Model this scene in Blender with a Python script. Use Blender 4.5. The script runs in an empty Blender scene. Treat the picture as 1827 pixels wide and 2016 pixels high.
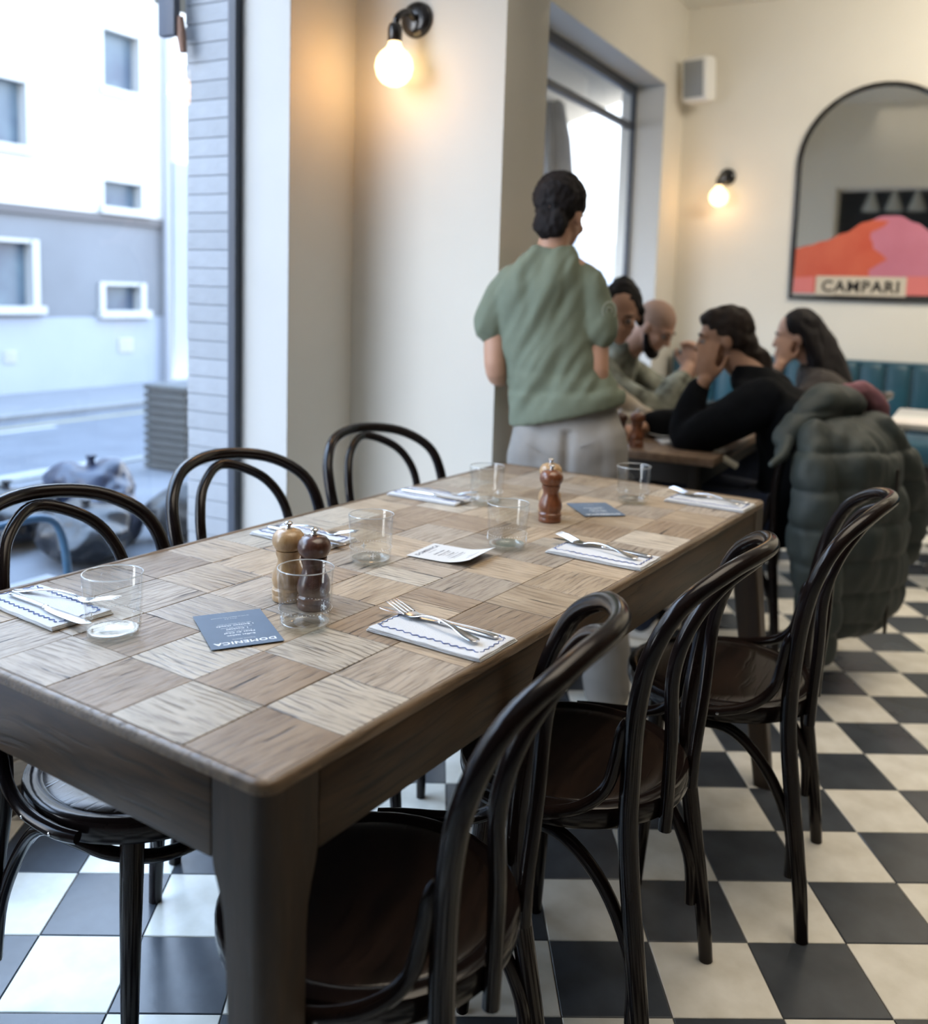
import bpy, bmesh, math, random
from mathutils import Vector, Matrix, noise
random.seed(7)
PI = math.pi; R = math.radians
SC = bpy.context.scene
COL = SC.collection
V = Vector

# ---------------------------------------------------------------- camera
cam_d = bpy.data.cameras.new('camera'); cam = bpy.data.objects.new('camera', cam_d); COL.objects.link(cam)
yaw, pitch, roll = -.0296, .1172, .0304
fw = V((-math.sin(yaw)*math.cos(pitch), math.cos(yaw)*math.cos(pitch), -math.sin(pitch)))
r0 = V((math.cos(yaw), math.sin(yaw), 0)); u0 = r0.cross(fw)
rr = math.cos(roll)*r0 + math.sin(roll)*u0; uu = -math.sin(roll)*r0 + math.cos(roll)*u0
m = Matrix((rr, uu, -fw)).transposed().to_4x4(); m.translation = (0, 0, 1.2706)
cam.matrix_world = m
cam_d.sensor_fit = 'HORIZONTAL'; cam_d.sensor_width = 36; cam_d.lens = 36*1855.7/1827
cam_d.shift_y = -209.7/1827; cam_d.clip_start = .05; cam_d.clip_end = 200
cam_d.dof.use_dof = True; cam_d.dof.focus_distance = 1.55; cam_d.dof.aperture_fstop = 2.9
SC.camera = cam

# ---------------------------------------------------------------- light and exposure
SC.view_settings.view_transform = 'Standard'; SC.view_settings.look = 'None'
SC.view_settings.exposure = 0.05; SC.view_settings.gamma = 1; SC.view_settings.use_curve_mapping = False
wl = bpy.data.worlds.new('sky'); SC.world = wl; wl.use_nodes = True
bg = wl.node_tree.nodes['Background']; bg.inputs[1].default_value = 10
_n = wl.node_tree; _tc = _n.nodes.new('ShaderNodeTexCoord'); _sx = _n.nodes.new('ShaderNodeSeparateXYZ'); _cr = _n.nodes.new('ShaderNodeValToRGB')
_n.links.new(_tc.outputs['Generated'], _sx.inputs[0]); _n.links.new(_sx.outputs[2], _cr.inputs[0]); _n.links.new(_cr.outputs[0], bg.inputs[0])
_e = _cr.color_ramp.elements; _e[0].position = 0; _e[0].color = (.95, .96, .98, 1); _e[1].position = .75; _e[1].color = (.46, .67, 1.0, 1)   # overcast-bright horizon, bluer zenith
SC.cycles.max_bounces = 10; SC.cycles.diffuse_bounces = 5; SC.cycles.transparent_max_bounces = 16
SC.cycles.sample_clamp_indirect = 6

# frames of reference: window wall runs along WD (heading 60 deg), outwards is WN; table runs along TD
hd = R(60); WD = V((math.cos(hd), math.sin(hd), 0)); WN = V((-math.sin(hd), math.cos(hd), 0)); W0 = V((-1.0039, 2.1244, 0))
th = R(55); TD = V((math.cos(th), math.sin(th), 0)); TE = V((-math.sin(th), math.cos(th), 0)); T0 = V((-.1648, .9217, 0))
def WP(s, n, z=0): return W0 + s*WD + n*WN + V((0, 0, z))
def TP(a, b, z=0): return T0 + a*TD + b*TE + V((0, 0, z))

def area(name, loc, rot, sx, sy, power, color, portal=False):
    l = bpy.data.lights.new(name, 'AREA'); l.shape = 'RECTANGLE'; l.size = sx; l.size_y = sy; l.energy = power; l.color = color
    o = bpy.data.objects.new(name, l); COL.objects.link(o); o.location = loc; o.rotation_euler = rot
    if portal: l.cycles.is_portal = True
    return o
# portals: the two window openings, guiding the sky light in
def portal(s0, s1, z0, z1):
    o = area('window_portal', WP((s0+s1)/2, .32, (z0+z1)/2), (0, 0, 0), s1-s0, z1-z0, 1, (1, 1, 1), True)
    z = WN; x = WD; y = z.cross(x)
    mm = Matrix((x, y, z)).transposed().to_4x4(); mm.translation = o.location; o.matrix_world = mm
portal(-2.0, 1.05, .26, 2.69); portal(1.9, 4.92, .5, 2.69)
# warm fill lamps added at ceiling height, no fixtures built
_w = area('ceiling_fill', WP(3.5, -2.6, 3.15), (0, 0, 0), 1.4, .5, 72, (1, .89, .72))
_z = -(WD*.80+V((0, 0, -.60))); _x = WN.copy(); _y = _z.cross(_x); _m = Matrix((_x, _y, _z)).transposed().to_4x4(); _m.translation = _w.location; _w.matrix_world = _m   # added lamp, tilted to brighten the back wall
_l = area('ceiling_fill', WP(.6, -1.9, 3.2), (0, 0, hd), 2.6, 2.0, 24, (1, .87, .70)); _l.data.spread = R(95)
_l = area('ceiling_fill', WP(3.4, -2.2, 3.2), (0, 0, hd), 2.2, 1.6, 16, (1, .87, .70)); _l.data.spread = R(95)

# ---------------------------------------------------------------- materials
def newmat(name):
    mt = bpy.data.materials.new(name); mt.use_nodes = True
    nt = mt.node_tree; return mt, nt, nt.nodes['Principled BSDF']
def N_(nt, t, **kw):
    n = nt.nodes.new(t)
    for k, v in kw.items():
        if k in ('op',): n.operation = v
        elif hasattr(n, k): setattr(n, k, v)
    return n
def c4(c): return (c[0], c[1], c[2], 1)
MC = {}
def mat(name, col, rough=.6, metal=0., var=0., vs=8., bump=0., bs=60., stretch=(1, 1, 1), coat=0., spec=.5, sheen=0., ob=0., col2=None):
    """plain surface with optional colour mottling (var/col2) and fine relief"""
    if name in MC: return MC[name]
    mt, nt, p = newmat(name); L = nt.links.new
    p.inputs['Roughness'].default_value = rough; p.inputs['Metallic'].default_value = metal
    p.inputs['Coat Weight'].default_value = coat; p.inputs['Specular IOR Level'].default_value = spec
    if sheen: p.inputs['Sheen Weight'].default_value = sheen
    p.inputs['Base Color'].default_value = c4(col)
    if var or col2 or bump or ob:
        tc = N_(nt, 'ShaderNodeTexCoord'); mp = N_(nt, 'ShaderNodeMapping'); mp.inputs['Scale'].default_value = stretch
        L(tc.outputs['Object'], mp.inputs['Vector'])
    if var or col2:
        nz = N_(nt, 'ShaderNodeTexNoise'); nz.inputs['Scale'].default_value = vs; nz.inputs['Detail'].default_value = 5
        L(mp.outputs[0], nz.inputs['Vector'])
        cr = N_(nt, 'ShaderNodeValToRGB'); cr.color_ramp.elements[0].position = .35; cr.color_ramp.elements[1].position = .68
        a = col; b = col2 if col2 else tuple(min(1, x*(1+var)) for x in col)
        if not col2: a = tuple(x*(1-var) for x in col)
        cr.color_ramp.elements[0].color = c4(a); cr.color_ramp.elements[1].color = c4(b)
        L(nz.outputs[0], cr.inputs[0]); out = cr.outputs[0]
        if ob:
            oi = N_(nt, 'ShaderNodeObjectInfo'); mr = N_(nt, 'ShaderNodeMapRange'); mr.inputs[3].default_value = 1-ob; mr.inputs[4].default_value = 1+ob
            L(oi.outputs['Random'], mr.inputs[0]); hs = N_(nt, 'ShaderNodeHueSaturation'); L(mr.outputs[0], hs.inputs['Value']); L(out, hs.inputs['Color']); out = hs.outputs[0]
        L(out, p.inputs['Base Color'])
    if bump:
        n2 = N_(nt, 'ShaderNodeTexNoise'); n2.inputs['Scale'].default_value = bs; n2.inputs['Detail'].default_value = 4
        L(mp.outputs[0], n2.inputs['Vector']); bp = N_(nt, 'ShaderNodeBump'); bp.inputs['Strength'].default_value = bump; bp.inputs['Distance'].default_value = .01
        L(n2.outputs[0], bp.inputs['Height']); L(bp.outputs[0], p.inputs['Normal'])
    MC[name] = mt; return mt

def wood(name, c0, c1, cdark, rough=.45, scale=9., crack=.5, stretch=(1, 9, 9), coat=0., bump=.25, ob=.12, ring=1.0):
    """grain along local X; per-object offset so every block is its own piece of wood"""
    if name in MC: return MC[name]
    mt, nt, p = newmat(name); L = nt.links.new
    tc = N_(nt, 'ShaderNodeTexCoord'); oi = N_(nt, 'ShaderNodeObjectInfo')
    off = N_(nt, 'ShaderNodeVectorMath', op='SCALE'); off.inputs[0].default_value = (37, 91, 53); L(oi.outputs['Random'], off.inputs['Scale'])
    ad = N_(nt, 'ShaderNodeVectorMath', op='ADD'); L(tc.outputs['Object'], ad.inputs[0]); L(off.outputs[0], ad.inputs[1])
    # warped coordinate gives flowing figure
    wz = N_(nt, 'ShaderNodeTexNoise'); wz.inputs['Scale'].default_value = scale*.9; L(ad.outputs[0], wz.inputs['Vector'])
    ws = N_(nt, 'ShaderNodeVectorMath', op='SCALE'); ws.inputs['Scale'].default_value = .035*ring; L(wz.outputs['Color'], ws.inputs[0])
    a2 = N_(nt, 'ShaderNodeVectorMath', op='ADD'); L(ad.outputs[0], a2.inputs[0]); L(ws.outputs[0], a2.inputs[1])
    mp = N_(nt, 'ShaderNodeMapping'); mp.inputs['Scale'].default_value = stretch; L(a2.outputs[0], mp.inputs['Vector'])
    g = N_(nt, 'ShaderNodeTexNoise'); g.inputs['Scale'].default_value = scale; g.inputs['Detail'].default_value = 8; g.inputs['Roughness'].default_value = .65; L(mp.outputs[0], g.inputs['Vector'])
    cr = N_(nt, 'ShaderNodeValToRGB'); e = cr.color_ramp.elements; e[0].position = .33; e[0].color = c4(c0); e[1].position = .66; e[1].color = c4(c1); L(g.outputs[0], cr.inputs[0])
    # dark pores / cracks
    mp2 = N_(nt, 'ShaderNodeMapping'); mp2.inputs['Scale'].default_value = (stretch[0]*1.3, stretch[1]*3.2, stretch[2]*3.2); L(a2.outputs[0], mp2.inputs['Vector'])
    g2 = N_(nt, 'ShaderNodeTexNoise'); g2.inputs['Scale'].default_value = scale; g2.inputs['Detail'].default_value = 3; L(mp2.outputs[0], g2.inputs['Vector'])
    c2 = N_(nt, 'ShaderNodeValToRGB'); e = c2.color_ramp.elements; e[0].position = .30; e[0].color = (1, 1, 1, 1); e[1].position = .46; e[1].color = (0, 0, 0, 1); L(g2.outputs[0], c2.inputs[0])
    mm = N_(nt, 'ShaderNodeMath', op='MULTIPLY'); mm.inputs[1].default_value = crack; L(c2.outputs[0], mm.inputs[0])
    mx = N_(nt, 'ShaderNodeMix'); mx.data_type = 'RGBA'; L(mm.outputs[0], mx.inputs[0]); L(cr.outputs[0], mx.inputs[6]); mx.inputs[7].default_value = c4(cdark)
    mr = N_(nt, 'ShaderNodeMapRange'); mr.inputs[3].default_value = 1-ob; mr.inputs[4].default_value = 1+ob; L(oi.outputs['Random'], mr.inputs[0])
    hs = N_(nt, 'ShaderNodeHueSaturation'); L(mr.outputs[0], hs.inputs['Value']); L(mx.outputs[2], hs.inputs['Color']); L(hs.outputs[0], p.inputs['Base Color'])
    p.inputs['Roughness'].default_value = rough; p.inputs['Coat Weight'].default_value = coat; p.inputs['Coat Roughness'].default_value = .15
    bp = N_(nt, 'ShaderNodeBump'); bp.inputs['Strength'].default_value = bump; bp.inputs['Distance'].default_value = .003; bp.invert = True
    L(c2.outputs[0], bp.inputs['Height']); L(bp.outputs[0], p.inputs['Normal'])
    MC[name] = mt; return mt

def parquet(name, c0, c1, cline, line=.6, pore=.5, crack=.7, sc=34., dist=7., rough=.42):
    mt, nt, p = newmat(name); L = nt.links.new
    tc = N_(nt, 'ShaderNodeTexCoord'); oi = N_(nt, 'ShaderNodeObjectInfo')
    off = N_(nt, 'ShaderNodeVectorMath', op='SCALE'); off.inputs[0].default_value = (3.7, 9.1, 5.3); L(oi.outputs['Random'], off.inputs['Scale'])
    ad = N_(nt, 'ShaderNodeVectorMath', op='ADD'); L(tc.outputs['Object'], ad.inputs[0]); L(off.outputs[0], ad.inputs[1])
    def mapped(sx, sy, sz):
        mp = N_(nt, 'ShaderNodeMapping'); mp.inputs['Scale'].default_value = (sx, sy, sz); L(ad.outputs[0], mp.inputs['Vector']); return mp.outputs[0]
    def nz(vec, s, d=4, r=.6):
        n = N_(nt, 'ShaderNodeTexNoise'); n.inputs['Scale'].default_value = s; n.inputs['Detail'].default_value = d; n.inputs['Roughness'].default_value = r; L(vec, n.inputs['Vector']); return n.outputs[0]
    def ramp(v, a, b, ca=(0, 0, 0, 1), cb=(1, 1, 1, 1)):
        r = N_(nt, 'ShaderNodeValToRGB'); e = r.color_ramp.elements; e[0].position = a; e[0].color = ca; e[1].position = b; e[1].color = cb; L(v, r.inputs[0]); return r.outputs[0]
    def mul(v, k):
        m_ = N_(nt, 'ShaderNodeMath', op='MULTIPLY'); L(v, m_.inputs[0])
        if isinstance(k, (int, float)): m_.inputs[1].default_value = k
        else: L(k, m_.inputs[1])
        return m_.outputs[0]
    def mixc(f, a, b):
        m_ = N_(nt, 'ShaderNodeMix'); m_.data_type = 'RGBA'; L(f, m_.inputs[0]); L(a, m_.inputs[6])
        if isinstance(b, tuple): m_.inputs[7].default_value = b
        else: L(b, m_.inputs[7])
        return m_.outputs[2]
    tone = ramp(nz(mapped(5, 26, 26), 1.6, 6), .3, .7, c4(c0), c4(c1))
    w = N_(nt, 'ShaderNodeTexWave'); w.wave_type = 'BANDS'; w.bands_direction = 'Y'; w.wave_profile = 'SAW'
    w.inputs['Scale'].default_value = sc; w.inputs['Distortion'].default_value = dist; w.inputs['Detail'].default_value = 2.5; w.inputs['Detail Scale'].default_value = .42; w.inputs['Detail Roughness'].default_value = .45
    L(mapped(.5, 1, 1), w.inputs['Vector'])
    lines = ramp(w.outputs['Fac'], .62, .97)
    patch = ramp(nz(mapped(1, 1.5, 1), 14, 2), .38, .6)
    f1 = mul(mul(lines, patch), line)
    pores = ramp(nz(mapped(22, 330, 330), 1.0, 3), .52, .66); f2 = mul(pores, pore)
    cr = ramp(nz(mapped(7, 95, 95), 1.0, 3, .5), .655, .70); f3 = mul(cr, crack)
    c = mixc(f1, tone, c4(cline)); c = mixc(f2, c, c4(tuple(x*1.3 for x in cline))); c = mixc(f3, c, (.018, .012, .010, 1))
    mr = N_(nt, 'ShaderNodeMapRange'); mr.inputs[3].default_value = .84; mr.inputs[4].default_value = 1.13; L(oi.outputs['Random'], mr.inputs[0])
    hs = N_(nt, 'ShaderNodeHueSaturation'); L(mr.outputs[0], hs.inputs['Value']); L(c, hs.inputs['Color']); L(hs.outputs[0], p.inputs['Base Color'])
    a_ = N_(nt, 'ShaderNodeMath', op='ADD'); L(f1, a_.inputs[0]); L(f3, a_.inputs[1]); b_ = N_(nt, 'ShaderNodeMath', op='ADD'); L(a_.outputs[0], b_.inputs[0]); L(mul(pores, .35), b_.inputs[1])
    bp = N_(nt, 'ShaderNodeBump'); bp.inputs['Strength'].default_value = .55; bp.inputs['Distance'].default_value = .0016; bp.invert = True; L(b_.outputs[0], bp.inputs['Height']); L(bp.outputs[0], p.inputs['Normal'])
    p.inputs['Roughness'].default_value = rough; return mt

def glassmat(name, tint=(1, 1, 1), thin=True, ior=1.5, add=0., gr=.02):
    if name in MC: return MC[name]
    mt, nt, p = newmat(name); L = nt.links.new; nt.nodes.remove(p)
    out = nt.nodes['Material Output']; tr = N_(nt, 'ShaderNodeBsdfTransparent'); tr.inputs[0].default_value = c4(tint)
    gl = N_(nt, 'ShaderNodeBsdfGlossy'); gl.inputs['Roughness'].default_value = gr
    fr = N_(nt, 'ShaderNodeFresnel'); fr.inputs[0].default_value = 1.45 if thin else ior
    ge = N_(nt, 'ShaderNodeNewGeometry'); iv = N_(nt, 'ShaderNodeMath', op='SUBTRACT'); iv.inputs[0].default_value = 1; L(ge.outputs['Backfacing'], iv.inputs[1])
    ml = N_(nt, 'ShaderNodeMath', op='MULTIPLY'); L(fr.outputs[0], ml.inputs[0]); L(iv.outputs[0], ml.inputs[1])
    mx = N_(nt, 'ShaderNodeMixShader'); aa = N_(nt, 'ShaderNodeMath', op='ADD'); aa.use_clamp = True; L(ml.outputs[0], aa.inputs[0]); aa.inputs[1].default_value = add; L(aa.outputs[0], mx.inputs[0]); L(tr.outputs[0], mx.inputs[1]); L(gl.outputs[0], mx.inputs[2]); L(mx.outputs[0], out.inputs[0])
    MC[name] = mt; return mt
def emis(name, col, st):
    mt, nt, p = newmat(name); p.inputs['Base Color'].default_value = c4(col); p.inputs['Emission Color'].default_value = c4(col); p.inputs['Emission Strength'].default_value = st; return mt

M_wall = mat('cream_paint', (.72, .695, .625), .7, var=.02, vs=2, bump=.05, bs=90)
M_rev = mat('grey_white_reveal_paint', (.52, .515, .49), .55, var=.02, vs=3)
M_white = mat('white_paint', (.82, .82, .80), .5, var=.02, vs=3)
M_ceil = mat('ceiling_paint', (.85, .83, .77), .8, var=.01)
M_frame = mat('slate_frame_paint', (.045, .055, .075), .45, var=.05)
M_tl = mat('pale_cement_tile', (.68, .65, .56), .27, var=.0, col2=(.84, .815, .735), vs=11, bump=.03, bs=40, ob=.06)
M_td = mat('charcoal_cement_tile', (.042, .048, .056), .25, col2=(.068, .077, .089), vs=7, bump=.03, bs=40, ob=.10)
M_grout = mat('grout', (.22, .21, .19), .9, var=.1)
M_black = mat('black_lacquer', (.007, .005, .005), .17, col2=(.013, .008, .007), vs=14, coat=.0, spec=.32, bump=.008, bs=25)
M_seat = wood('dark_stained_seat', (.006, .0045, .004), (.024, .014, .010), (.003, .002, .002), .22, 4.5, .7, (1, 6, 3), coat=.0, bump=.12, ring=2.2)
M_apron = wood('stained_oak_frame', (.026, .014, .006), (.085, .047, .020), (.010, .007, .004), .38, 4.2, .7, (1, 9, 9), bump=.12, ob=.05)
M_leg = wood('stained_oak_leg', (.024, .014, .007), (.055, .032, .015), (.03, .02, .013), .42, 3.2, .5, (9, 9, 1), bump=.12, ob=.05)
M_edge = wood('worn_edge_oak', (.10, .065, .036), (.23, .16, .10), (.035, .022, .014), .30, 6, .5, (1, 9, 9), bump=.3, ob=.05)
M_b = [parquet('bleached_oak_block', (.42, .36, .28), (.58, .51, .41), (.10, .072, .05), .95, .6, .6, 26, 15),
       parquet('brown_oak_block', (.235, .165, .108), (.36, .27, .185), (.085, .055, .035), .6, .55, 1., 20, 9),
       parquet('grey_oak_block', (.31, .25, .19), (.45, .38, .30), (.11, .08, .055), .7, .6, 1., 24, 10),
       parquet('warm_oak_block', (.34, .255, .17), (.50, .395, .28), (.12, .08, .05), .7, .5, .8, 22, 12)]
M_steel = mat('polished_steel', (.72, .72, .73), .18, 1.0, bump=.01, bs=20)
M_linen = mat('white_cotton', (.66, .67, .68), .85, bump=.25, bs=400, var=.03)
M_blue = mat('blue_stitching', (.08, .12, .30), .8)
M_card = mat('slate_blue_card', (.115, .16, .225), .6, var=.04, vs=30)
M_paper = mat('white_card', (.64, .64, .63), .65, var=.01)
M_ink = mat('white_print', (.80, .84, .88), .7); M_inkd = mat('grey_print', (.12, .12, .14), .7)
M_glass = glassmat('window_glass'); M_tumbler = glassmat('clear_tumbler_glass', (.985, .99, .987), False, 1.75)
M_etch = mat('etched_glass', (.85, .87, .88), .6)

# ---------------------------------------------------------------- mesh helpers
def BM(): return bmesh.new()
def box(bm, c, s, mtx=None, bev=0.):
    o = bmesh.ops.create_cube(bm, size=1); vs = o['verts']
    for v in vs: v.co = V((v.co.x*s[0], v.co.y*s[1], v.co.z*s[2]))
    if bev:
        es = list({e for v in vs for e in v.link_edges}); r_ = bmesh.ops.bevel(bm, geom=es, offset=bev, segments=2, affect='EDGES', profile=.5)
        vs = list({v for f in r_['faces'] for v in f.verts} | {v for v in vs if v.is_valid})
    for v in vs:
        v.co = v.co + V(c)
        if mtx: v.co = mtx @ v.co
    return vs
def boxd(bm, p, ax, ay, lx0, lx1, ly0, ly1, z0, z1):
    """box in a frame with horizontal axes ax, ay from origin p"""
    vs = [bm.verts.new(p + x*ax + y*ay + V((0, 0, z))) for z in (z0, z1) for x, y in ((lx0, ly0), (lx1, ly0), (lx1, ly1), (lx0, ly1))]
    for f in ((3, 2, 1, 0), (4, 5, 6, 7), (0, 1, 5, 4), (1, 2, 6, 5), (2, 3, 7, 6), (3, 0, 4, 7)): bm.faces.new([vs[i] for i in f])
def wbox(bm, s0, s1, n0, n1, z0, z1): boxd(bm, W0, WD, WN, s0, s1, n0, n1, z0, z1)
def cr_(pts, n):
    """Catmull-Rom through tuples of any length"""
    out = []; P = [pts[0]] + list(pts) + [pts[-1]]
    for i in range(1, len(P)-2):
        for k in range(n):
            t = k/n; a, b, c, d = P[i-1], P[i], P[i+1], P[i+2]
            out.append(tuple(.5*((2*b[j]) + (c[j]-a[j])*t + (2*a[j]-5*b[j]+4*c[j]-d[j])*t*t + (3*b[j]-a[j]-3*c[j]+d[j])*t**3) for j in range(len(b))))
    out.append(tuple(pts[-1])); return out
def tube(bm, pts, rad, seg=10, cap=True, flat=1., closed=False):
    """tube along points; rad number or list; flat squashes across the second axis"""
    P = [V(p[:3]) for p in pts]; n = len(P)
    rs = rad if isinstance(rad, (list, tuple)) else [rad]*n
    rings = []; up = None
    for i in range(n):
        if closed: t = P[(i+1) % n]-P[i-1]
        else: t = P[min(i+1, n-1)]-P[max(i-1, 0)]
        t.normalize()
        if up is None:
            up = V((0, 0, 1)) if abs(t.z) < .9 else V((0, 1, 0))
        a = t.cross(up).normalized(); b = a.cross(t).normalized(); up = b
        rings.append([bm.verts.new(P[i] + rs[i]*(math.cos(2*PI*k/seg)*a + flat*math.sin(2*PI*k/seg)*b)) for k in range(seg)])
    rng = range(n if closed else n-1)
    for i in rng:
        A, B = rings[i], rings[(i+1) % n]
        for k in range(seg): bm.faces.new((A[k], A[(k+1) % seg], B[(k+1) % seg], B[k]))
    if cap and not closed:
        bm.faces.new(rings[0][::-1]); bm.faces.new(rings[-1])
def lathe(bm, prof, seg=32, c=(0, 0, 0), close=True):
    rings = []
    for r, z in prof:
        if r < 1e-5: rings.append([bm.verts.new(V(c)+V((0, 0, z)))])
        else: rings.append([bm.verts.new(V(c)+V((r*math.cos(2*PI*k/seg), r*math.sin(2*PI*k/seg), z))) for k in range(seg)])
    for A, B in zip(rings, rings[1:]):
        for k in range(seg):
            k2 = (k+1) % seg
            if len(A) == 1 and len(B) == 1: continue
            if len(A) == 1: bm.faces.new((A[0], B[k2], B[k]))
            elif len(B) == 1: bm.faces.new((A[k], A[k2], B[0]))
            else: bm.faces.new((A[k], A[k2], B[k2], B[k]))
def ell(bm, c, r, mtx=None, sub=3):
    o = bmesh.ops.create_icosphere(bm, subdivisions=sub, radius=1)
    for v in o['verts']:
        v.co = V((v.co.x*r[0]+c[0], v.co.y*r[1]+c[1], v.co.z*r[2]+c[2]))
        if mtx: v.co = mtx @ v.co
def limb(bm, pts, radii, n=5, seg=14, mtx=None):
    """rounded tapering limb: sampled radii, half-sphere ends"""
    q = cr_([tuple(p)+(r,) for p, r in zip(pts, radii)], n)
    P = [V(x[:3]) for x in q]; rs = [x[3] for x in q]
    d0 = (P[0]-P[1]).normalized(); d1 = (P[-1]-P[-2]).normalized()
    pre = [(P[0]+d0*rs[0]*math.sin(t), rs[0]*math.cos(t)) for t in (1.35, .9, .45)]
    post = [(P[-1]+d1*rs[-1]*math.sin(t), rs[-1]*math.cos(t)) for t in (.45, .9, 1.35)]
    P = [a for a, b in pre]+P+[a for a, b in post]; rs = [b for a, b in pre]+rs+[b for a, b in post]
    if mtx: P = [mtx @ p for p in P]
    tube(bm, P, rs, seg)
def loft(bm, rings, seg=28, n=3, p=2.0):
    """rings: (cx, cy, z, rx, ry, tiltx, tilty)  super-ellipse sections, smoothly interpolated"""
    rings = [tuple(r)+(0,)*(7-len(r)) for r in rings]
    q = cr_(rings, n); RR = []
    for (cx, cy, z, rx, ry, tx, ty) in q:
        ring = []
        for k in range(seg):
            a = 2*PI*k/seg; ca, sa = math.cos(a), math.sin(a)
            x = rx*math.copysign(abs(ca)**(2/p), ca); y = ry*math.copysign(abs(sa)**(2/p), sa)
            ring.append(bm.verts.new((cx+x, cy+y, z+x*tx+y*ty)))
        RR.append(ring)
    for A, B in zip(RR, RR[1:]):
        for k in range(seg): bm.faces.new((A[k], A[(k+1) % seg], B[(k+1) % seg], B[k]))
    bm.faces.new(RR[0][::-1]); bm.faces.new(RR[-1])
def mesh(name, bm, m_, smooth=True, ang=40):
    bmesh.ops.recalc_face_normals(bm, faces=bm.faces[:])
    me = bpy.data.meshes.new(name); bm.to_mesh(me); bm.free()
    if m_: me.materials.append(m_)
    if smooth:
        me.polygons.foreach_set('use_smooth', [True]*len(me.polygons))
        me.set_sharp_from_angle(angle=R(ang))
    return me
def link(name, me, parent=None):
    o = bpy.data.objects.new(name, me); COL.objects.link(o)
    if parent: o.parent = parent
    return o
def obj(name, bm, m_, parent=None, smooth=True, ang=40): return link(name, mesh(name, bm, m_, smooth, ang), parent)
def tag(o, label, cat, group=None):
    o['label'] = label; o['category'] = cat
    if group: o['group'] = group
    return o
def thing(name, label, cat, loc=(0, 0, 0), rz=0, group=None):
    o = bpy.data.objects.new(name, None); COL.objects.link(o); o.empty_display_size = .1
    o.location = loc; o.rotation_euler = (0, 0, rz); return tag(o, label, cat, group)
def struct(name, bm, m_, parent=None, smooth=False, ang=40):
    o = obj(name, bm, m_, parent, smooth, ang); o['kind'] = 'structure'; return o
def copytree(o, parent=None):
    c = o.copy(); COL.objects.link(c); c.parent = parent
    for ch in list(o.children): copytree(ch, c)
    return c
def fuse(name, bm, m_, parent, vox=.01, it=4, fn=None):
    """union all closed shapes of bm into one continuous surface"""
    me = mesh(name+'_src', bm, None, False); o = link(name, me)
    r_ = o.modifiers.new('r', 'REMESH'); r_.mode = 'VOXEL'; r_.voxel_size = vox
    if it: s_ = o.modifiers.new('s', 'SMOOTH'); s_.iterations = it; s_.factor = .6
    dg = bpy.context.evaluated_depsgraph_get(); me2 = bpy.data.meshes.new_from_object(o.evaluated_get(dg))
    o.modifiers.clear(); o.data = me2; bpy.data.meshes.remove(me); me2.name = name
    me2.materials.clear(); me2.materials.append(m_)
    if fn:
        ns = [v.normal.copy() for v in me2.vertices]
        for v, n in zip(me2.vertices, ns): v.co = v.co + n*fn(v.co)
    me2.polygons.foreach_set('use_smooth', [True]*len(me2.polygons))
    if parent: o.parent = parent
    return o
def frame(o, y, z):
    y = V(y).normalized(); x = y.cross(V(z)).normalized(); z = x.cross(y)
    mm = Matrix((x, y, z)).transposed().to_4x4(); mm.translation = o; return mm

# ================================================================ ROOM
CH = 3.28
# floor: grout bed plus checkerboard tiles
bm = BM(); wbox(bm, -2.6, 5.37, -5.5, 0, -.06, -.004)
floor = struct('floor', bm, M_grout)
TS = .2; ox, oy = 1.2581*TS, 7.6637*TS
def tile_me(m_):
    bm = BM(); h = TS/2-.0009
    a = [bm.verts.new((x*h, y*h, -.02)) for x, y in ((-1, -1), (1, -1), (1, 1), (-1, 1))]
    b = [bm.verts.new((x*h, y*h, -.0012)) for x, y in ((-1, -1), (1, -1), (1, 1), (-1, 1))]
    c = [bm.verts.new((x*(h-.0015), y*(h-.0015), 0)) for x, y in ((-1, -1), (1, -1), (1, 1), (-1, 1))]
    for k in range(4):
        bm.faces.new((a[k], a[(k+1) % 4], b[(k+1) % 4], b[k])); bm.faces.new((b[k], b[(k+1) % 4], c[(k+1) % 4], c[k]))
    bm.faces.new(c); return mesh('tile', bm, m_, False)
tme = [tile_me(M_td), tile_me(M_tl)]
cand = []; rest = [BM(), BM()]
minv = cam.matrix_world.inverted()
for i in range(-34, 34):
    for j in range(-34, 34):
        c = V((ox+(i+.5)*TS, oy+(j+.5)*TS, 0)); d = c-W0; s, n = d.dot(WD), d.dot(WN)
        if not (-2.6 < s < 5.37 and -5.5 < n < .08): continue
        q = minv @ c
        vis = q.z < -.3 and abs(q.x/-q.z) < .54 and -.70 < q.y/-q.z < -.2
        cand.append((0 if vis else 1, -q.z if vis else (c.length), i, j, c))
cand.sort(key=lambda t: (t[0], t[1]))
for k, (vis, dd, i, j, c) in enumerate(cand):
    par = 0 if (i+j) % 2 == 0 else 1
    if k < 295 and not vis:
        o = link('tile', tme[par], floor); o.location = c + V((0, 0, random.uniform(-.0004, .0004)))
    else:
        h = TS/2-.001; b = rest[par]; vs = [b.verts.new(c+V((x*h, y*h, 0))) for x, y in ((-1, -1), (1, -1), (1, 1), (-1, 1))]; b.faces.new(vs)
        lo = [b.verts.new(v.co+V((0, 0, -.01))) for v in vs]
        for q in range(4): b.faces.new((lo[q], lo[(q+1) % 4], vs[(q+1) % 4], vs[q]))
for b, m_ in zip(rest, (M_td, M_tl)):
    o = obj('tiles', b, m_, floor, False); o['kind'] = 'stuff'
bm = BM(); wbox(bm, -2.7, 5.6, -5.6, .3, CH, CH+.15); struct('ceiling', bm, M_ceil)
bm = BM(); wbox(bm, 5.37, 5.55, -5.5, .3, 0, CH); struct('wall_back', bm, M_wall)
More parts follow.
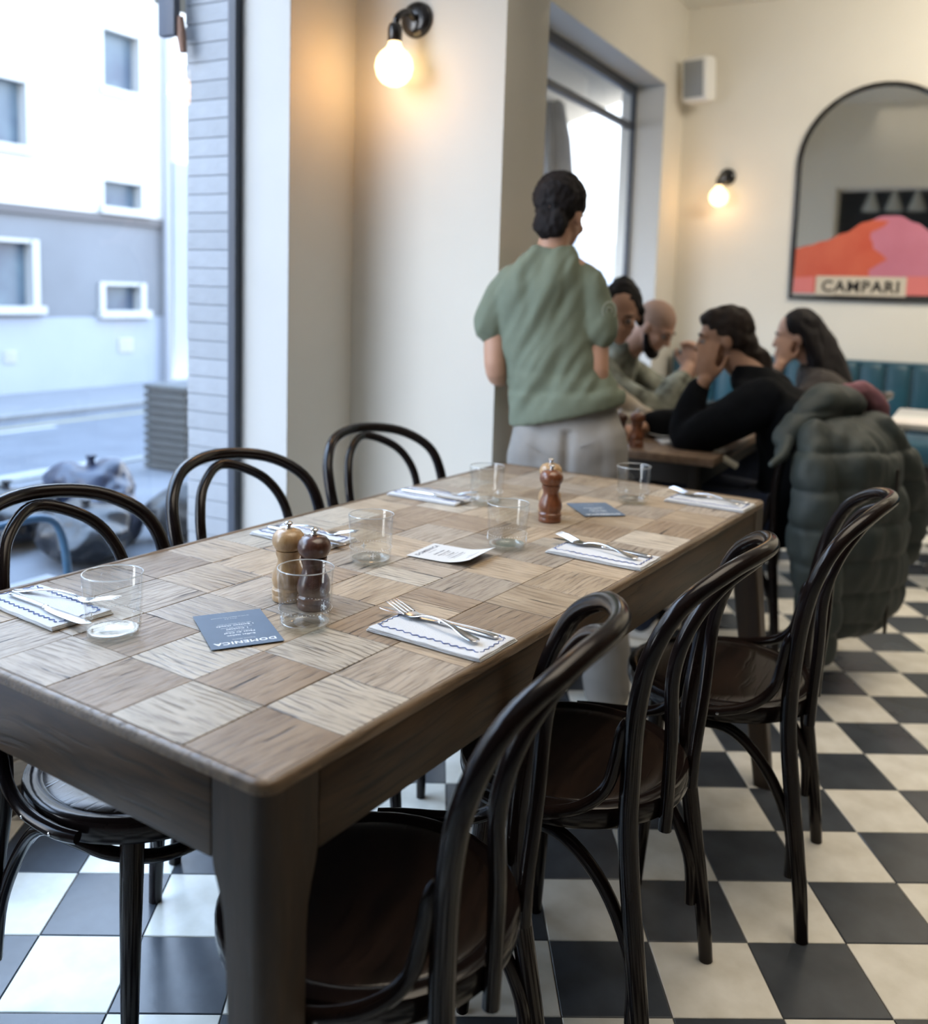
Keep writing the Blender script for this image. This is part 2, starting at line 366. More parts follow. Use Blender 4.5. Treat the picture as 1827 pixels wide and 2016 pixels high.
bm = BM(); wbox(bm, -2.6, 5.55, -5.7, -5.5, 0, CH); struct('wall_right', bm, mat('dark_brown_wall', (.16, .11, .075), .6))  # out of view; dark brown chosen to cut the bounced fill light
M_darkwall = mat('dark_green_black_paint', (.02, .022, .024), .6, var=.1)
bm = BM(); wbox(bm, -2.8, -2.6, -5.5, .3, 0, CH); struct('wall_front', bm, M_darkwall)
# window wall with its two openings
SI, HE = .5, 2.69
bm = BM()
for s0, s1, z0, z1 in ((-2.6, -2.0, 0, CH), (-2.0, 1.045, 0, .22), (-2.0, 1.045, HE, CH), (1.045, 1.9, 0, CH), (1.9, 4.92, 0, SI-.04), (1.9, 4.92, HE, CH), (4.92, 5.37, 0, CH)):
    wbox(bm, s0, s1, 0, .3, z0, z1)
struct('wall_left', bm, M_wall)
bm = BM(); wbox(bm, 1.395, 1.72, -.57, 0, 0, CH); struct('trim_1', bm, M_wall)          # pillar
bm = BM(); wbox(bm, 1.41, 1.72, -5.5, -.57, 2.45, CH); struct('trim_2', bm, M_wall)     # header beam over the pillar
# reveals lined white
def window(idx, s0, s1, mull, transom=None, SI=.5):
    bm = BM(); t = .006
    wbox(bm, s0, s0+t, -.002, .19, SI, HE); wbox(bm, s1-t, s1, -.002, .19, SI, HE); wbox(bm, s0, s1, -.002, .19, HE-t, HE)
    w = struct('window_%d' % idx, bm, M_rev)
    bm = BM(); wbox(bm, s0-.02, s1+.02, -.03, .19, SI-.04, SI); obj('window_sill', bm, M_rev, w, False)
    f = .038; parts = [(s0, s0+f, SI, HE), (s1-f, s1, SI, HE), (s0+f, s1-f, HE-f-.03, HE), (s0+f, s1-f, SI, SI+f)]+[(m-.02, m+.02, SI+f, HE-f-.03) for m in mull]
    for a, b, z0, z1 in parts:
        bm = BM(); wbox(bm, a, b, .19, .22, z0, z1); obj('window_frame', bm, M_frame, w, False)
    eds = [s0+f]+list(mull)+[s1-f]
    for a, b in zip(eds, eds[1:]):
        bm = BM(); wbox(bm, a, b, .205, .209, SI+f, HE-f-.03); obj('pane', bm, M_glass, w, False)
    if transom:
        bm = BM(); wbox(bm, s0+f, s1-f, .20, .24, transom-.02, transom+.02); obj('window_frame', bm, M_frame, w, False)
    return w
window(1, -2.0, 1.05, [-.9], None, .26); window(2, 1.9, 4.92, [3.35], 2.42)
# whitewashed boards under the big window
M_board = wood('whitewashed_board', (.34, .31, .26), (.50, .46, .40), (.12, .10, .08), .7, 4, .6, (1, 8, 8), bump=.3)
pn = BM(); wbox(pn, -2.0, 1.04, -.012, 0, .075, .215); pan = struct('trim_3', pn, mat('board_gap', (.08, .07, .06), .9))
for k in range(2):
    bm = BM(); L_ = 3.04; h = .068
    box(bm, (L_/2, 0, 0), (L_, .014, h-.005), bev=.002)
    o = obj('board', bm, M_board, pan, False); o.location = WP(-2.0, -.018, .08+h*(k+.5)); o.rotation_euler = (0, 0, hd)
bm = BM(); wbox(bm, -2.0, 1.04, -.008, 0, 0, .078); struct('baseboard_left', bm, mat('dark_skirting', (.05, .04, .035), .6))
bm = BM(); wbox(bm, 5.355, 5.37, -5.5, 0, 0, .1); struct('baseboard_back', bm, M_white)

# ================================================================ OUTSIDE
def gnd(name, n0, n1, z, m_, s0=-14, s1=26):
    bm = BM(); wbox(bm, s0, s1, n0, n1, z-.2, z); return struct(name, bm, m_)
M_pave = mat('grey_paving', (.085, .095, .11), .8, col2=(.12, .13, .15), vs=1.5, bump=.1)
M_road = mat('asphalt', (.06, .070, .088), .85, col2=(.08, .092, .112), vs=2.5, bump=.15)
gnd('pavement', .3, 3.45, 0, M_pave); gnd('road', 3.45, 5.95, -.04, M_road); gnd('pavement', 5.95, 7.6, 0, mat('far_paving', (.11, .12, .135), .85, var=.05, vs=2))
M_mark = mat('road_paint', (.22, .23, .25), .8, var=.05); M_yel = mat('yellow_road_paint', (.18, .17, .11), .8, var=.08)
road_mark = None
for k, (s0, s1, n0, n1, m_) in enumerate([(-3, .6, 3.62, 3.75, M_mark), (1.1, 2.1, 3.62, 3.75, M_mark), (2.6, 3.6, 3.62, 3.75, M_mark), (4.0, 6, 3.62, 3.75, M_mark), (-6, 18, 5.55, 5.63, M_yel), (2.9, 4.4, 5.35, 5.44, M_mark)]):
    bm = BM(); wbox(bm, s0, s1, n0, n1, -.04, -.036); o = struct('road_marking', bm, m_)
for n0, n1 in ((3.33, 3.45), (5.95, 6.07)):
    bm = BM(); wbox(bm, -14, 26, n0, n1, -.06, .012); struct('kerb', bm, mat('pale_kerb_stone', (.14, .15, .155), .8, var=.05))
# the building across the street
FN = 7.57
bld = thing('building', 'white rendered building with grey lower storey across the street', 'building', WP(3, FN))
inv = bld.matrix_basis.inverted
def loc_(o): o.location = -V(bld.location); return o
M_rend = mat('white_render', (.42, .43, .42), .85, var=.03, vs=.8)
M_low = mat('blue_grey_render', (.085, .095, .11), .8, col2=(.11, .125, .145), vs=.7)
M_base = mat('pale_blue_render', (.16, .19, .235), .8, col2=(.20, .23, .275), vs=.6)
wins = [(6.823, 7.413, 3.62, 4.33), (5.1, 5.79, 2.75, 3.47), (6.806, 7.429, 2.20, 2.54), (5.1, 5.84, .98, 1.72), (6.767, 7.42, .93, 1.27), (2.6, 3.5, 2.75, 3.47), (2.6, 3.5, .98, 1.72), (3.6, 4.4, 3.62, 4.4)]
S0, S1 = -8, 7.87
def facade(z0, z1, m_, name, lo=FN):
    bm = BM(); cs = sorted({S0, S1}|{x for w in wins if w[2] < z1 and w[3] > z0 for x in w[:2]})
    for a, b in zip(cs, cs[1:]):
        col = [(max(w[2], z0), min(w[3], z1)) for w in wins if w[0] <= a+1e-4 and w[1] >= b-1e-4 and w[2] < z1 and w[3] > z0]
        z = z0
        for y0, y1 in sorted(col):
            if y0 > z: wbox(bm, a, b, lo, lo+.3, z, y0)
            z = max(z, y1)
        if z < z1: wbox(bm, a, b, lo, lo+.3, z, z1)
    return loc_(obj(name, bm, m_, bld, False))
facade(-.1, .86, M_base, 'wall'); facade(.86, 2.02, M_low, 'wall'); facade(2.12, 6.4, M_rend, 'wall')
bm = BM(); wbox(bm, S0, S1+.02, FN-.05, FN+.3, 2.02, 2.12); loc_(obj('ledge', bm, mat('grey_ledge', (.06, .06, .065), .8), bld, False))
bm = BM(); wbox(bm, S1-.3, S1, FN+.3, FN+5, -.1, 6.4); loc_(obj('side_wall', bm, M_rend, bld, False))
M_wf = mat('white_window_surround', (.26, .28, .29), .5); M_pane = mat('dark_window_pane', (.04, .055, .085), .25, coat=.0, spec=.2, col2=(.075, .11, .14), vs=2.2)
for k, (s0, s1, z0, z1) in enumerate(wins):
    bm = BM(); t = .07 if z0 < 2 else .03
    wbox(bm, s0-.01, s0+t, FN-.04, FN+.12, z0, z1); wbox(bm, s1-t*.3, s1+t*.9, FN-.05, FN+.12, z0-.0, z1+.02); wbox(bm, s0, s1, FN-.03, FN+.12, z1-.02, z1+.02)
    w = loc_(obj('window', bm, M_wf, bld, False))
    bm = BM(); wbox(bm, s0-.04, s1+.12, FN-.09, FN+.1, z0-.08, z0+.01); obj('window_sill', bm, M_wf, w, False)
    bm = BM(); wbox(bm, s0, s1, FN+.1, FN+.12, z0, z1); obj('pane', bm, M_pane, w, False)
    if k in (0, 1): bm = BM(); wbox(bm, s0+.02, s0+.1, FN+.05, FN+.1, z0, z1); obj('blind', bm, mat('pale_blind', (.12, .15, .16), .8), w, False)
for (a, b, z0, z1) in ((7.05, 7.28, .42, .60), (5.45, 5.6, .36, .5)):
    bm = BM()
    for q in range(5): wbox(bm, a, b, FN-.02, FN, z0+(z1-z0)*q/5, z0+(z1-z0)*(q+.6)/5)
    loc_(obj('vent', bm, mat('grey_vent', (.30, .32, .33), .6), bld, False))
bm = BM(); tube(bm, [WP(7.80, FN-.09, z) for z in (0, 2, 4, 6.3)], .055, 10); loc_(obj('downpipe', bm, mat('pale_pipe', (.15, .17, .20), .5), bld))
# another pale block further down the street, beyond the first
b2 = thing('building', 'plain pale building beyond the white one, beside the brick pier', 'building', WP(12, FN+1))
for z0, z1, m_ in ((-.1, 3.0, M_base), (3.0, 7.5, M_rend)):
    bm = BM(); wbox(bm, 8.6, 30, FN+.6, FN+4, z0, z1); o = obj('wall', bm, m_, b2, False); o.location = -V(b2.location)
for k in range(6):
    for z in (1.2, 3.4, 5.2):
        bm = BM(); wbox(bm, 9.6+k*2.2, 10.7+k*2.2, FN+.56, FN+.62, z, z+1.1); o = obj('window', bm, M_pane, b2, False); o.location = -V(b2.location)
        bm = BM(); wbox(bm, 9.5+k*2.2, 10.8+k*2.2, FN+.5, FN+.62, z-.1, z); o = obj('window_sill', bm, M_wf, b2, False); o.location = -V(b2.location)
# painted brick pier just outside the big window
M_pb = mat('painted_brick', (.25, .265, .285), .75, var=.04, vs=12, bump=.3, bs=50, ob=.07)
bm = BM(); wbox(bm, 1.0435, 1.42, .2205, .425, 0, 3.4); pier = struct('brick_pier', bm, mat('painted_mortar', (.12, .13, .145), .9))
bm = BM(); box(bm, (0, 0, 0), (.345, .200, .0575), bev=.002); bme = mesh('brick', bm, M_pb, False)
for k in range(56):
    o = link('brick', bme, pier); o.location = WP(1.213, .327+random.uniform(-.003, .003), .03+k*.0605); o.rotation_euler = (0, 0, hd)
# hanging sign seen edge-on beside the pier
sg = thing('hanging_sign', 'slate blue projecting sign edge hanging above the brick pier', 'sign', WP(.98, .42, 2.05))
bm = BM(); box(bm, (0, .02, .42), (.03, .07, .8), Matrix.Rotation(hd, 4, 'Z'), .004); obj('sign_board', bm, mat('slate_blue_metal', (.04, .055, .085), .5), sg)
bm = BM(); tube(bm, [(.02, .0, .08), (.025, 0, .02), (.03, 0, -.03)], [.012, .016, .012], 10); obj('finial', bm, mat('rusty_brown_metal', (.16, .08, .05), .6), sg)
# slatted planter box on the pavement
pb = thing('planter_box', 'dark grey slatted planter box standing on the pavement by the pier', 'planter', WP(3.5, 2.9), hd)
bm = BM(); box(bm, (0, 0, .3), (.34, .34, .58)); obj('body', bm, mat('dark_liner', (.05, .055, .06), .8), pb, False)
M_sl = mat('grey_slat', (.04, .042, .042), .7, var=.1, vs=8, ob=.1)
for k in range(11):
    bm = BM(); box(bm, (0, 0, .03+k*.054), (.38, .38, .036), bev=.004); obj('slat', bm, M_sl, pb, False)
# bin bags
M_bag = [mat('black_bin_bag', (.006, .007, .010), .42, bump=.6, bs=9, var=.2), mat('blue_bin_bag', (.014, .020, .042), .42, bump=.6, bs=9, var=.2)]
def bag(x, y, r, h, seed, mi, label):
    t = thing('bin_bag', label, 'rubbish bag', (x, y, 0), seed, 'bin bags heaped on the pavement')
    bm = BM(); ell(bm, (0, 0, h*.48), (r, r*.85, h*.5), sub=5)
    for v in bm.verts:
        p = v.co*5+V((seed*7, 0, 0)); f = 1+.24*noise.noise(p)+.16*noise.noise(p*2.4)+.06*noise.noise(p*6)
        v.co = V((v.co.x*f, v.co.y*f, max(0, v.co.z*(1+.18*noise.noise(p*1.3)))))
    obj('sack', bm, M_bag[mi], t, ang=60)
    bm = BM(); lathe(bm, [(.03, h*.86), (.016, h*.98), (.030, h*1.05), (.004, h*1.07)], 12)
    for v in bm.verts: v.co.x += .01*noise.noise(v.co*30)
    obj('knot', bm, M_bag[mi], t, ang=60)
bag(-2.06, 4.52, .27, .30, 1, 0, 'black bin bag at the left end of the heap'); bag(-1.60, 4.30, .25, .27, 2, 0, 'black bin bag at the front of the heap')
bag(-1.78, 4.86, .24, .37, 3, 1, 'bluish bin bag at the back of the heap'); bag(-1.22, 4.75, .23, .29, 4, 0, 'black bin bag at the right end of the heap beside the brick pier')
bag(-1.52, 4.62, .10, .22, 6, 1, 'small bluish bin bag squeezed in the middle of the heap')
# pale blue tubular chair and low white table on the terrace
M_pbl = mat('pale_blue_metal', (.03, .085, .15), .4, var=.05)
oc = thing('outdoor_chair', 'pale blue tubular metal chair with white seat outside the big window', 'chair', WP(.42, .72), hd)
M_ow = mat('white_outdoor_metal', (.22, .24, .27), .4, var=.02)
bm = BM(); tube(bm, cr_([(-.36, 0, 0), (-.36, .0, .25), (-.34, 0, .42), (-.24, 0, .475), (.12, 0, .50), (.27, 0, .495), (.33, 0, .44), (.355, 0, .30), (.37, 0, 0)], 6), .0135, 10); obj('frame', bm, M_pbl, oc)
bm = BM(); box(bm, (-.03, -.19, .30), (.60, .36, .022), bev=.009); obj('seat', bm, M_ow, oc)
for x in (-.28, .25):
    bm = BM(); tube(bm, [(x, -.34, 0), (x, -.33, .29)], .012, 8); obj('leg', bm, M_pbl, oc)
# folded grey parasol outside the second window
pa = thing('parasol', 'folded grey parasol standing outside the far window', 'parasol', WP(5.05, .9))
bm = BM(); tube(bm, [(0, 0, 0), (0, 0, 2.95)], .022, 10); obj('pole', bm, M_frame, pa)
bm = BM(); lathe(bm, [(.02, 1.55), (.16, 1.62), (.20, 1.9), (.15, 2.4), (.07, 2.8), (.02, 2.9)], 48)
for v in bm.verts:
    a = math.atan2(v.co.y, v.co.x); f = 1+.18*math.cos(8*a); v.co.x *= f; v.co.y *= f
obj('canopy', bm, mat('grey_canvas', (.10, .105, .11), .9, var=.06), pa, ang=60)
bm = BM(); lathe(bm, [(.22, 0), (.22, .05), (.05, .08), (.03, .2)], 24); obj('base', bm, M_frame, pa)

aw = thing('awning', 'cream fabric awning above the far window, outside', 'awning', WP(3.0, .3, 2.6), hd)
bm = BM(); vs = [bm.verts.new(p_) for p_ in ((-1.5, .02, .22), (2.6, .02, .22), (2.6, .75, -.02), (-1.5, .75, -.02))]; bm.faces.new(vs); e_ = bmesh.ops.extrude_face_region(bm, geom=bm.faces[:])
for v in e_['geom']:
    if isinstance(v, bmesh.types.BMVert): v.co.z -= .008
obj('canvas', bm, mat('cream_canvas', (.30, .28, .24), .9), aw, False)
bm = BM(); box(bm, (.55, .755, -.11), (4.1, .008, .2)); obj('valance', bm, mat('cream_canvas', (.30, .28, .24), .9), aw, False)

# ================================================================ MAIN TABLE
tb = thing('dining_table', 'long dark oak table with parquet block top, set for lunch', 'table', T0, th)
LT, WT, HT = 1.8, .805, .76
def tbox(name, x0, x1, y0, y1, z0, z1, m_, bev=.003, alongy=False):
    bm = BM(); sx, sy, sz = x1-x0, y1-y0, z1-z0
    if alongy: box(bm, (0, 0, 0), (sy, sx, sz), bev=bev)
    else: box(bm, (0, 0, 0), (sx, sy, sz), bev=bev)
    o = obj(name, bm, m_, tb); o.location = ((x0+x1)/2, (y0+y1)/2, (z0+z1)/2)
    if alongy: o.rotation_euler = (0, 0, PI/2)
    return o
g = .085
tbox('apron', g, LT-g, .002, .030, .65, .748, M_apron); tbox('apron', g, LT-g, WT-.030, WT-.002, .65, .748, M_apron)
tbox('apron', .002, .030, g, WT-g, .65, .748, M_apron, alongy=True); tbox('apron', LT-.030, LT-.002, g, WT-g, .65, .748, M_apron, alongy=True)
# raised edge strips (worn lighter)
def rail(name, pts):
    bm = BM(); prof = [(0, -.014), (0, -.004), (.0015, -.001), (.005, .001), (.010, 0), (.0125, -.0015), (.0125, -.014)]
    rings = []
    for (x, y, nx, ny) in pts: rings.append([bm.verts.new((x+nx*a, y+ny*a, HT+z)) for a, z in prof])
    for A, B in zip(rings, rings[1:]):
        for k in range(len(prof)-1): bm.faces.new((A[k], A[k+1], B[k+1], B[k]))
    for e in (rings[0], rings[-1]): bm.faces.new(e)
    return obj(name, bm, M_edge, tb, ang=50)
rc = .022
def sdl(x0, y0, x1, y1, nx, ny, n=2): return [(x0+(x1-x0)*k/n, y0+(y1-y0)*k/n, nx, ny) for k in range(n+1)]
rail('edge_strip', sdl(g, 0, LT-g, 0, 0, 1, 24)); rail('edge_strip', sdl(g, WT, LT-g, WT, 0, -1, 24)); rail('edge_strip', sdl(0, g, 0, WT-g, 1, 0, 12)); rail('edge_strip', sdl(LT, g, LT, WT-g, -1, 0, 12))
def corner(sx, sy):
    cx = rc if sx < 0 else LT-rc; cy = rc if sy < 0 else WT-rc
    xx = 0 if sx < 0 else LT; yy = 0 if sy < 0 else WT
    pts = [(cx+sx*-1*(g-rc) if False else (g if sx < 0 else LT-g), yy, 0, -sy)]
    for k in range(7):
        a = PI/2*k/6; pts.append((cx+sx*rc*math.sin(a), cy+sy*rc*math.cos(a), -sx*math.sin(a), -sy*math.cos(a)))
    pts.append((xx, g if sy < 0 else WT-g, -sx, 0)); rail('edge_corner', pts)
for sx in (-1, 1):
    for sy in (-1, 1): corner(sx, sy)
# legs: square with rounded outer corner, haunched under the apron, tapering
def leg(sx, sy, splay=(0, 0)):
    bm = BM(); rings = []
    for z, w in ((.746, .085), (.70, .085), (.655, .085), (.64, .082), (.62, .075), (.595, .069), (.56, .066), (.45, .063), (.25, .055), (.06, .047), (0, .045)):
        f = (1-z/.65) if z < .65 else 0; dx, dy = splay[0]*f, splay[1]*f; r = min(rc, w*.4); ring = []
        # local: outer corner at (0,0), body towards +,+
        pts = []
        for k in range(7):
            a = PI/2*k/6; pts.append((r-r*math.cos(a), r-r*math.sin(a)))
        pts += [(w-.004, .0005), (w, .004), (w, w-.004), (w-.004, w), (.004, w), (.0005, w-.004)]
        for px, py in pts:
            x = px if sx < 0 else LT-px; y = py if sy < 0 else WT-py
            ring.append(bm.verts.new((x+dx, y+dy, z)))
        rings.append(ring)
    n = len(rings[0])
    for A, B in zip(rings, rings[1:]):
        for k in range(n): bm.faces.new((A[k], A[(k+1) % n], B[(k+1) % n], B[k]))
    bm.faces.new(rings[0]); bm.faces.new(rings[-1]); obj('leg', bm, M_leg, tb, ang=35)
leg(-1, -1, (.0, -.012)); leg(1, -1, (.0, -.075)); leg(-1, 1, (0, .01)); leg(1, 1, (0, .01))
tbox('subtop', .012, LT-.012, .012, WT-.012, .728, .742, mat('dark_joint', (.035, .025, .018), .8), 0)
# parquet blocks
NA, NB = 14, 6; a0, a1, b0, b1 = .0125, LT-.0125, .0125, WT-.0125
da, db = (a1-a0)/NA, (b1-b0)/NB
pme = {}
def block(cx, cy, lx, ly, along, mi):
    """lx along grain"""
    key = (round(lx, 4), round(ly, 4), mi)
    if key not in pme:
        bm = BM(); box(bm, (0, 0, 0), (lx-.0014, ly-.0014, .018), bev=.0008); pme[key] = mesh('parquet_block', bm, M_b[mi], False)
    o = link('parquet_block', pme[key], tb); o.location = (cx, cy, HT-.0092-.0008+random.uniform(-.0004, .0003)); o.rotation_euler = (0, 0, (PI/2 if along else 0)+(PI if random.random() < .5 else 0))
rnd = random.Random(3)
forced = {(0, 0): 1, (0, 1): 0, (0, 2): 1, (0, 3): 2, (1, 0): 0, (1, 1): 1, (1, 2): 0, (1, 3): 1, (2, 0): 2, (2, 1): 0, (2, 2): 3, (0, 4): 2, (1, 4): 2, (2, 3): 2, (3, 0): 3, (3, 1): 1, (5, 3): 2, (8, 3): 1, (3, 2): 2}
for i in range(NA):
    for j in range(NB):
        cx, cy = a0+(i+.5)*da, b0+(j+.5)*db; al = (i+j) % 2
        al = al == 1
        mi = forced.get((i, j), rnd.choice([0, 2, 2, 3, 3, 1] if (i+j) % 2 else [1, 2, 3, 3, 2, 0]))
        if i > 2 and rnd.random() < .14:
            for h in (-1, 1):
                if al: block(cx+h*da/4, cy, db, da/2, True, mi if h < 0 else rnd.choice((1, 2, 3)))
                else: block(cx, cy+h*db/4, da, db/2, False, mi if h < 0 else rnd.choice((1, 2, 3)))
        else: block(cx, cy, db if al else da, da if al else db, al, mi)

# ================================================================ BENTWOOD CHAIRS
def make_chair(mb, ms, label, cat='chair', group=None):
    t = thing('bentwood_chair', label, cat, group=group)
    half = [(.196, -.218, 0, .0135), (.190, -.205, .12, .015), (.178, -.178, .30, .0165), (.171, -.162, .43, .0165), (.176, -.163, .54, .0165), (.197, -.174, .655, .0155), (.206, -.194, .745, .0145), (.188, -.230, .820, .0138), (.118, -.284, .868, .0138), (0, -.318, .882, .0138)]
    full = half + [(-x, y, z, r) for x, y, z, r in half[-2::-1]]
    q = cr_(full, 5); bm = BM(); tube(bm, q, [a[3] for a in q], 12); obj('back_frame', bm, mb, t)
    half = [(.082, -.196, .405, .0115), (.084, -.198, .47, .0115), (.104, -.204, .58, .0115), (.125, -.207, .69, .0115), (.118, -.228, .77, .0115), (.080, -.264, .830, .0115), (0, -.301, .861, .0115)]
    full = half + [(-x, y, z, r) for x, y, z, r in half[-2::-1]]
    q = cr_(full, 6); bm = BM(); tube(bm, q, [a[3] for a in q], 12); obj('inner_hoop', bm, mb, t)
    bm = BM(); lathe(bm, [(.0, .436), (.16, .436), (.185, .424), (.203, .424), (.2055, .43), (.2055, .452), (.203, .458), (.196, .461), (.180, .460), (.176, .457), (.174, .4575)], 48); obj('seat_rim', bm, mb, t)
    bm = BM(); lathe(bm, [(.1755, .450), (.1745, .4575), (.172, .4585), (.14, .457), (.08, .4545), (0, .4535)], 48); obj('seat', bm, ms, t)
    for s in (-1, 1):
        bm = BM(); q = cr_([(s*.130, .105, .432, .019), (s*.137, .110, .36, .0185), (s*.152, .120, .15, .0145), (s*.160, .128, 0, .0115)], 4); tube(bm, q, [a[3] for a in q], 12); obj('leg', bm, mb, t)
    for s in (-1, 1):
        q = cr_([(s*.192, -.156, .630, .004), (s*.191, -.150, .608, .010), (s*.188, -.142, .560, .0108), (s*.194, -.128, .508, .0108), (s*.208, -.090, .473, .0108), (s*.218, -.030, .453, .0108), (s*.2165, .035, .445, .0108), (s*.207, .075, .443, .010)], 5)
        bm = BM(); tube(bm, q, [a[3] for a in q], 10); br = obj('bracket', bm, mb, t)
        for (x, y, z) in ((.228, -.03, .452), (.2275, .035, .445)):
            bm = BM(); ell(bm, (s*x, y, z), (.0016, .0035, .0035), sub=1); obj('screw', bm, M_steel, br)
    half = [(.178, -.185, .12, .011), (.170, -.178, .22, .0115), (.168, -.125, .33, .0115), (.176, -.055, .400, .0115), (.172, .02, .404, .0115), (.145, .075, .385, .0115), (.085, .115, .365, .0115), (0, .130, .358, .0115)]
    full = half + [(-x, y, z, r) for x, y, z, r in half[-2::-1]]
    q = cr_(full, 5); bm = BM(); tube(bm, q, [a[3] for a in q], 10); obj('leg_brace', bm, mb, t)
    return t
G1 = 'bentwood chairs drawn up to the long table'
ch0 = make_chair(M_black, M_seat, '')
chairs = [(-.072, 1.20, 161, 'black bentwood chair nearest the camera, beside the front table leg'),
          (.266, 1.62, 150, 'middle black bentwood chair on the right side of the long table'),
          (.652, 2.008, 154, 'black bentwood chair at the far right corner of the long table'),
          (-.475, 1.56, -32, 'black bentwood chair nearest the camera on the window side'),
          (-.260, 1.99, -39, 'middle black bentwood chair on the window side of the table'),
          (.010, 2.465, -45, 'black bentwood chair at far end of window side, before the cream pillar')]
for k, (x, y, h, lab) in enumerate(chairs):
    o = ch0 if k == 0 else copytree(ch0)
    o.location = (x, y, 0); o.rotation_euler = (0, 0, R(h-90)); o['label'] = lab; o['category'] = 'chair'; o['group'] = G1
o = copytree(ch0); o.location = (1.20, 3.38, 0); o.rotation_euler = (0, 0, R(130-90)); o['label'] = 'black bentwood chair with the green padded coat hung on its back'; o['group'] = 'chairs at the second table'
sweater_chair = o
#PART2
o = copytree(ch0); o.location = (1.74, 4.27, 0); o.rotation_euler = (0, 0, R(155-90)); o['label'] = 'black bentwood chair under the woman with long dark hair'; o['group'] = 'chairs at the second table'

# ================================================================ TABLEWARE
TZ = HT
def on_table(o, a, b, rz=0, z=TZ): o.location = TP(a, b, z); o.rotation_euler = (0, 0, th+R(rz)); return o
def tumbler():
    t = thing('tumbler', '', 'glass')
    bm = BM(); lathe(bm, [(0, .0002), (.034, .0002), (.0372, .003), (.0385, .010), (.0435, .0925), (.0432, .0938), (.0420, .0935), (.0416, .0925), (.0366, .013)], 48); obj('wall', bm, M_tumbler, t, ang=60)
    bm = BM(); lathe(bm, [(0, .0022), (.030, .0024), (.0350, .0045), (.0362, .010), (.0335, .0108), (.018, .0088), (0, .0082)], 40)
    obj('base', bm, M_base_glass, t, ang=60)
    bm = BM(); rr_ = .0422
    tube(bm, [(rr_*math.cos(a), rr_*math.sin(a), .0935) for a in [2*PI*k/48 for k in range(48)]], .0009, 6, closed=True); obj('rim', bm, M_rim, t)
    bm = BM()
    for k in range(44):
        a = 2*PI*k/44; r_ = .0402; ell(bm, (r_*math.cos(a), r_*math.sin(a), .031), (.0007, .0007, .0007), sub=1)
    e = obj('etched_dots', bm, M_etch, t); e['kind'] = 'stuff'
    bm = BM(); a = -1.0
    for q in range(2):
        a = -1.1+q*2.9; r_ = .0399
        def P(x, z): return (r_*math.cos(a+x/r_), r_*math.sin(a+x/r_), z)
        tube(bm, [P(0, .016), P(0, .022), P(0, .029)], [.0006, .0015, .0003], 6)
        for s in (-1, 1): tube(bm, [P(0, .019), P(s*.002, .0225), P(s*.0042, .0235), P(s*.005, .0205)], [.0006, .0010, .0008, .0004], 6)
        tube(bm, [P(-.003, .0185), P(.003, .0185)], .0005, 6)
    obj('etched_emblem', bm, M_etch, t)
    return t
M_base_glass = glassmat('tumbler_base_glass', (.96, .975, .965), False, 1.9, .16, .06)
M_solid = bpy.data.materials.new('solid_glass'); M_solid.use_nodes = True; p = M_solid.node_tree.nodes['Principled BSDF']
p.inputs['Transmission Weight'].default_value = 1; p.inputs['Roughness'].default_value = .02; p.inputs['IOR'].default_value = 1.48; p.inputs['Base Color'].default_value = (.98, .99, .98, 1)
M_rim = mat('glass_rim', (.86, .89, .90), .05, 0, spec=.9, coat=.6); M_rim.node_tree.nodes['Principled BSDF'].inputs['Transmission Weight'].default_value = .6
gl0 = tumbler()
G2 = 'etched tumblers on the long table'
for k, (a, b, lab) in enumerate([(.175, .487, 'etched tumbler in front of the napkin at the near left place'), (.372, .292, 'etched tumbler standing in front of the two nearest pepper mills'),
        (.705, .435, 'etched tumbler between the pepper mills and the white menu card'), (.962, .287, 'etched tumbler behind the white menu card'),
        (1.285, .540, 'etched tumbler at the far left, beside a cutlery napkin'), (1.540, .262, 'etched tumbler nearest the far right corner of the table')]):
    o = gl0 if k == 0 else copytree(gl0); on_table(o, a, b, k*61); o['label'] = lab; o['category'] = 'glass'; o['group'] = G2

def mill(name, label, c0, c1, cd, a, b, s=1., rz=0, tab=True, loc=None, h=1.0):
    t = thing('pepper_mill', label, 'pepper mill', group='pepper and salt mills')
    wm = wood(name, c0, c1, cd, .3, 10, .25, (9, 9, 1), coat=.4, bump=.05, ob=0)
    bm = BM(); lathe(bm, [(0, 0), (.0255, 0), (.0265, .002), (.0265, .008), (.0255, .0105), (.0268, .013), (.0268, .019), (.0245, .0215), (.0238, .023), (.0262, .028), (.0272, .036), (.0255, .046), (.0205, .056), (.0178, .064), (.0182, .070), (.0205, .077), (.0212, .081), (.0212, .0835), (.019, .084), (0, .084)], 40); obj('body', bm, wm, t, ang=30)
    bm = BM(); lathe(bm, [(0, .0845), (.0198, .0845), (.0222, .087), (.0262, .094), (.0272, .101), (.0255, .109), (.020, .1155), (.011, .119), (0, .1195)], 40); obj('head', bm, wm, t, ang=50)
    bm = BM(); lathe(bm, [(0, .118), (.006, .118), (.0062, .121), (.0035, .1225), (.0035, .124), (.0068, .1275), (.007, .1295), (.0045, .1315), (0, .132)], 24); obj('knob', bm, M_steel, t, ang=35)
    if tab: on_table(t, a, b, rz)
    else: t.location = loc
    t.scale = (s, s, s*h); return t
mill('light_beech', 'light beech pepper mill standing left of the dark one near the table front', (.36, .215, .095), (.50, .33, .17), (.26, .15, .07), .452, .405)
mill('dark_walnut', 'dark brown pepper mill behind the near tumbler, right of the beech one', (.045, .018, .012), (.10, .042, .028), (.02, .008, .006), .448, .345)
mill('red_brown', 'reddish brown pepper mill near the far blue menu card', (.11, .035, .014), (.22, .075, .03), (.05, .018, .01), 1.225, .330)
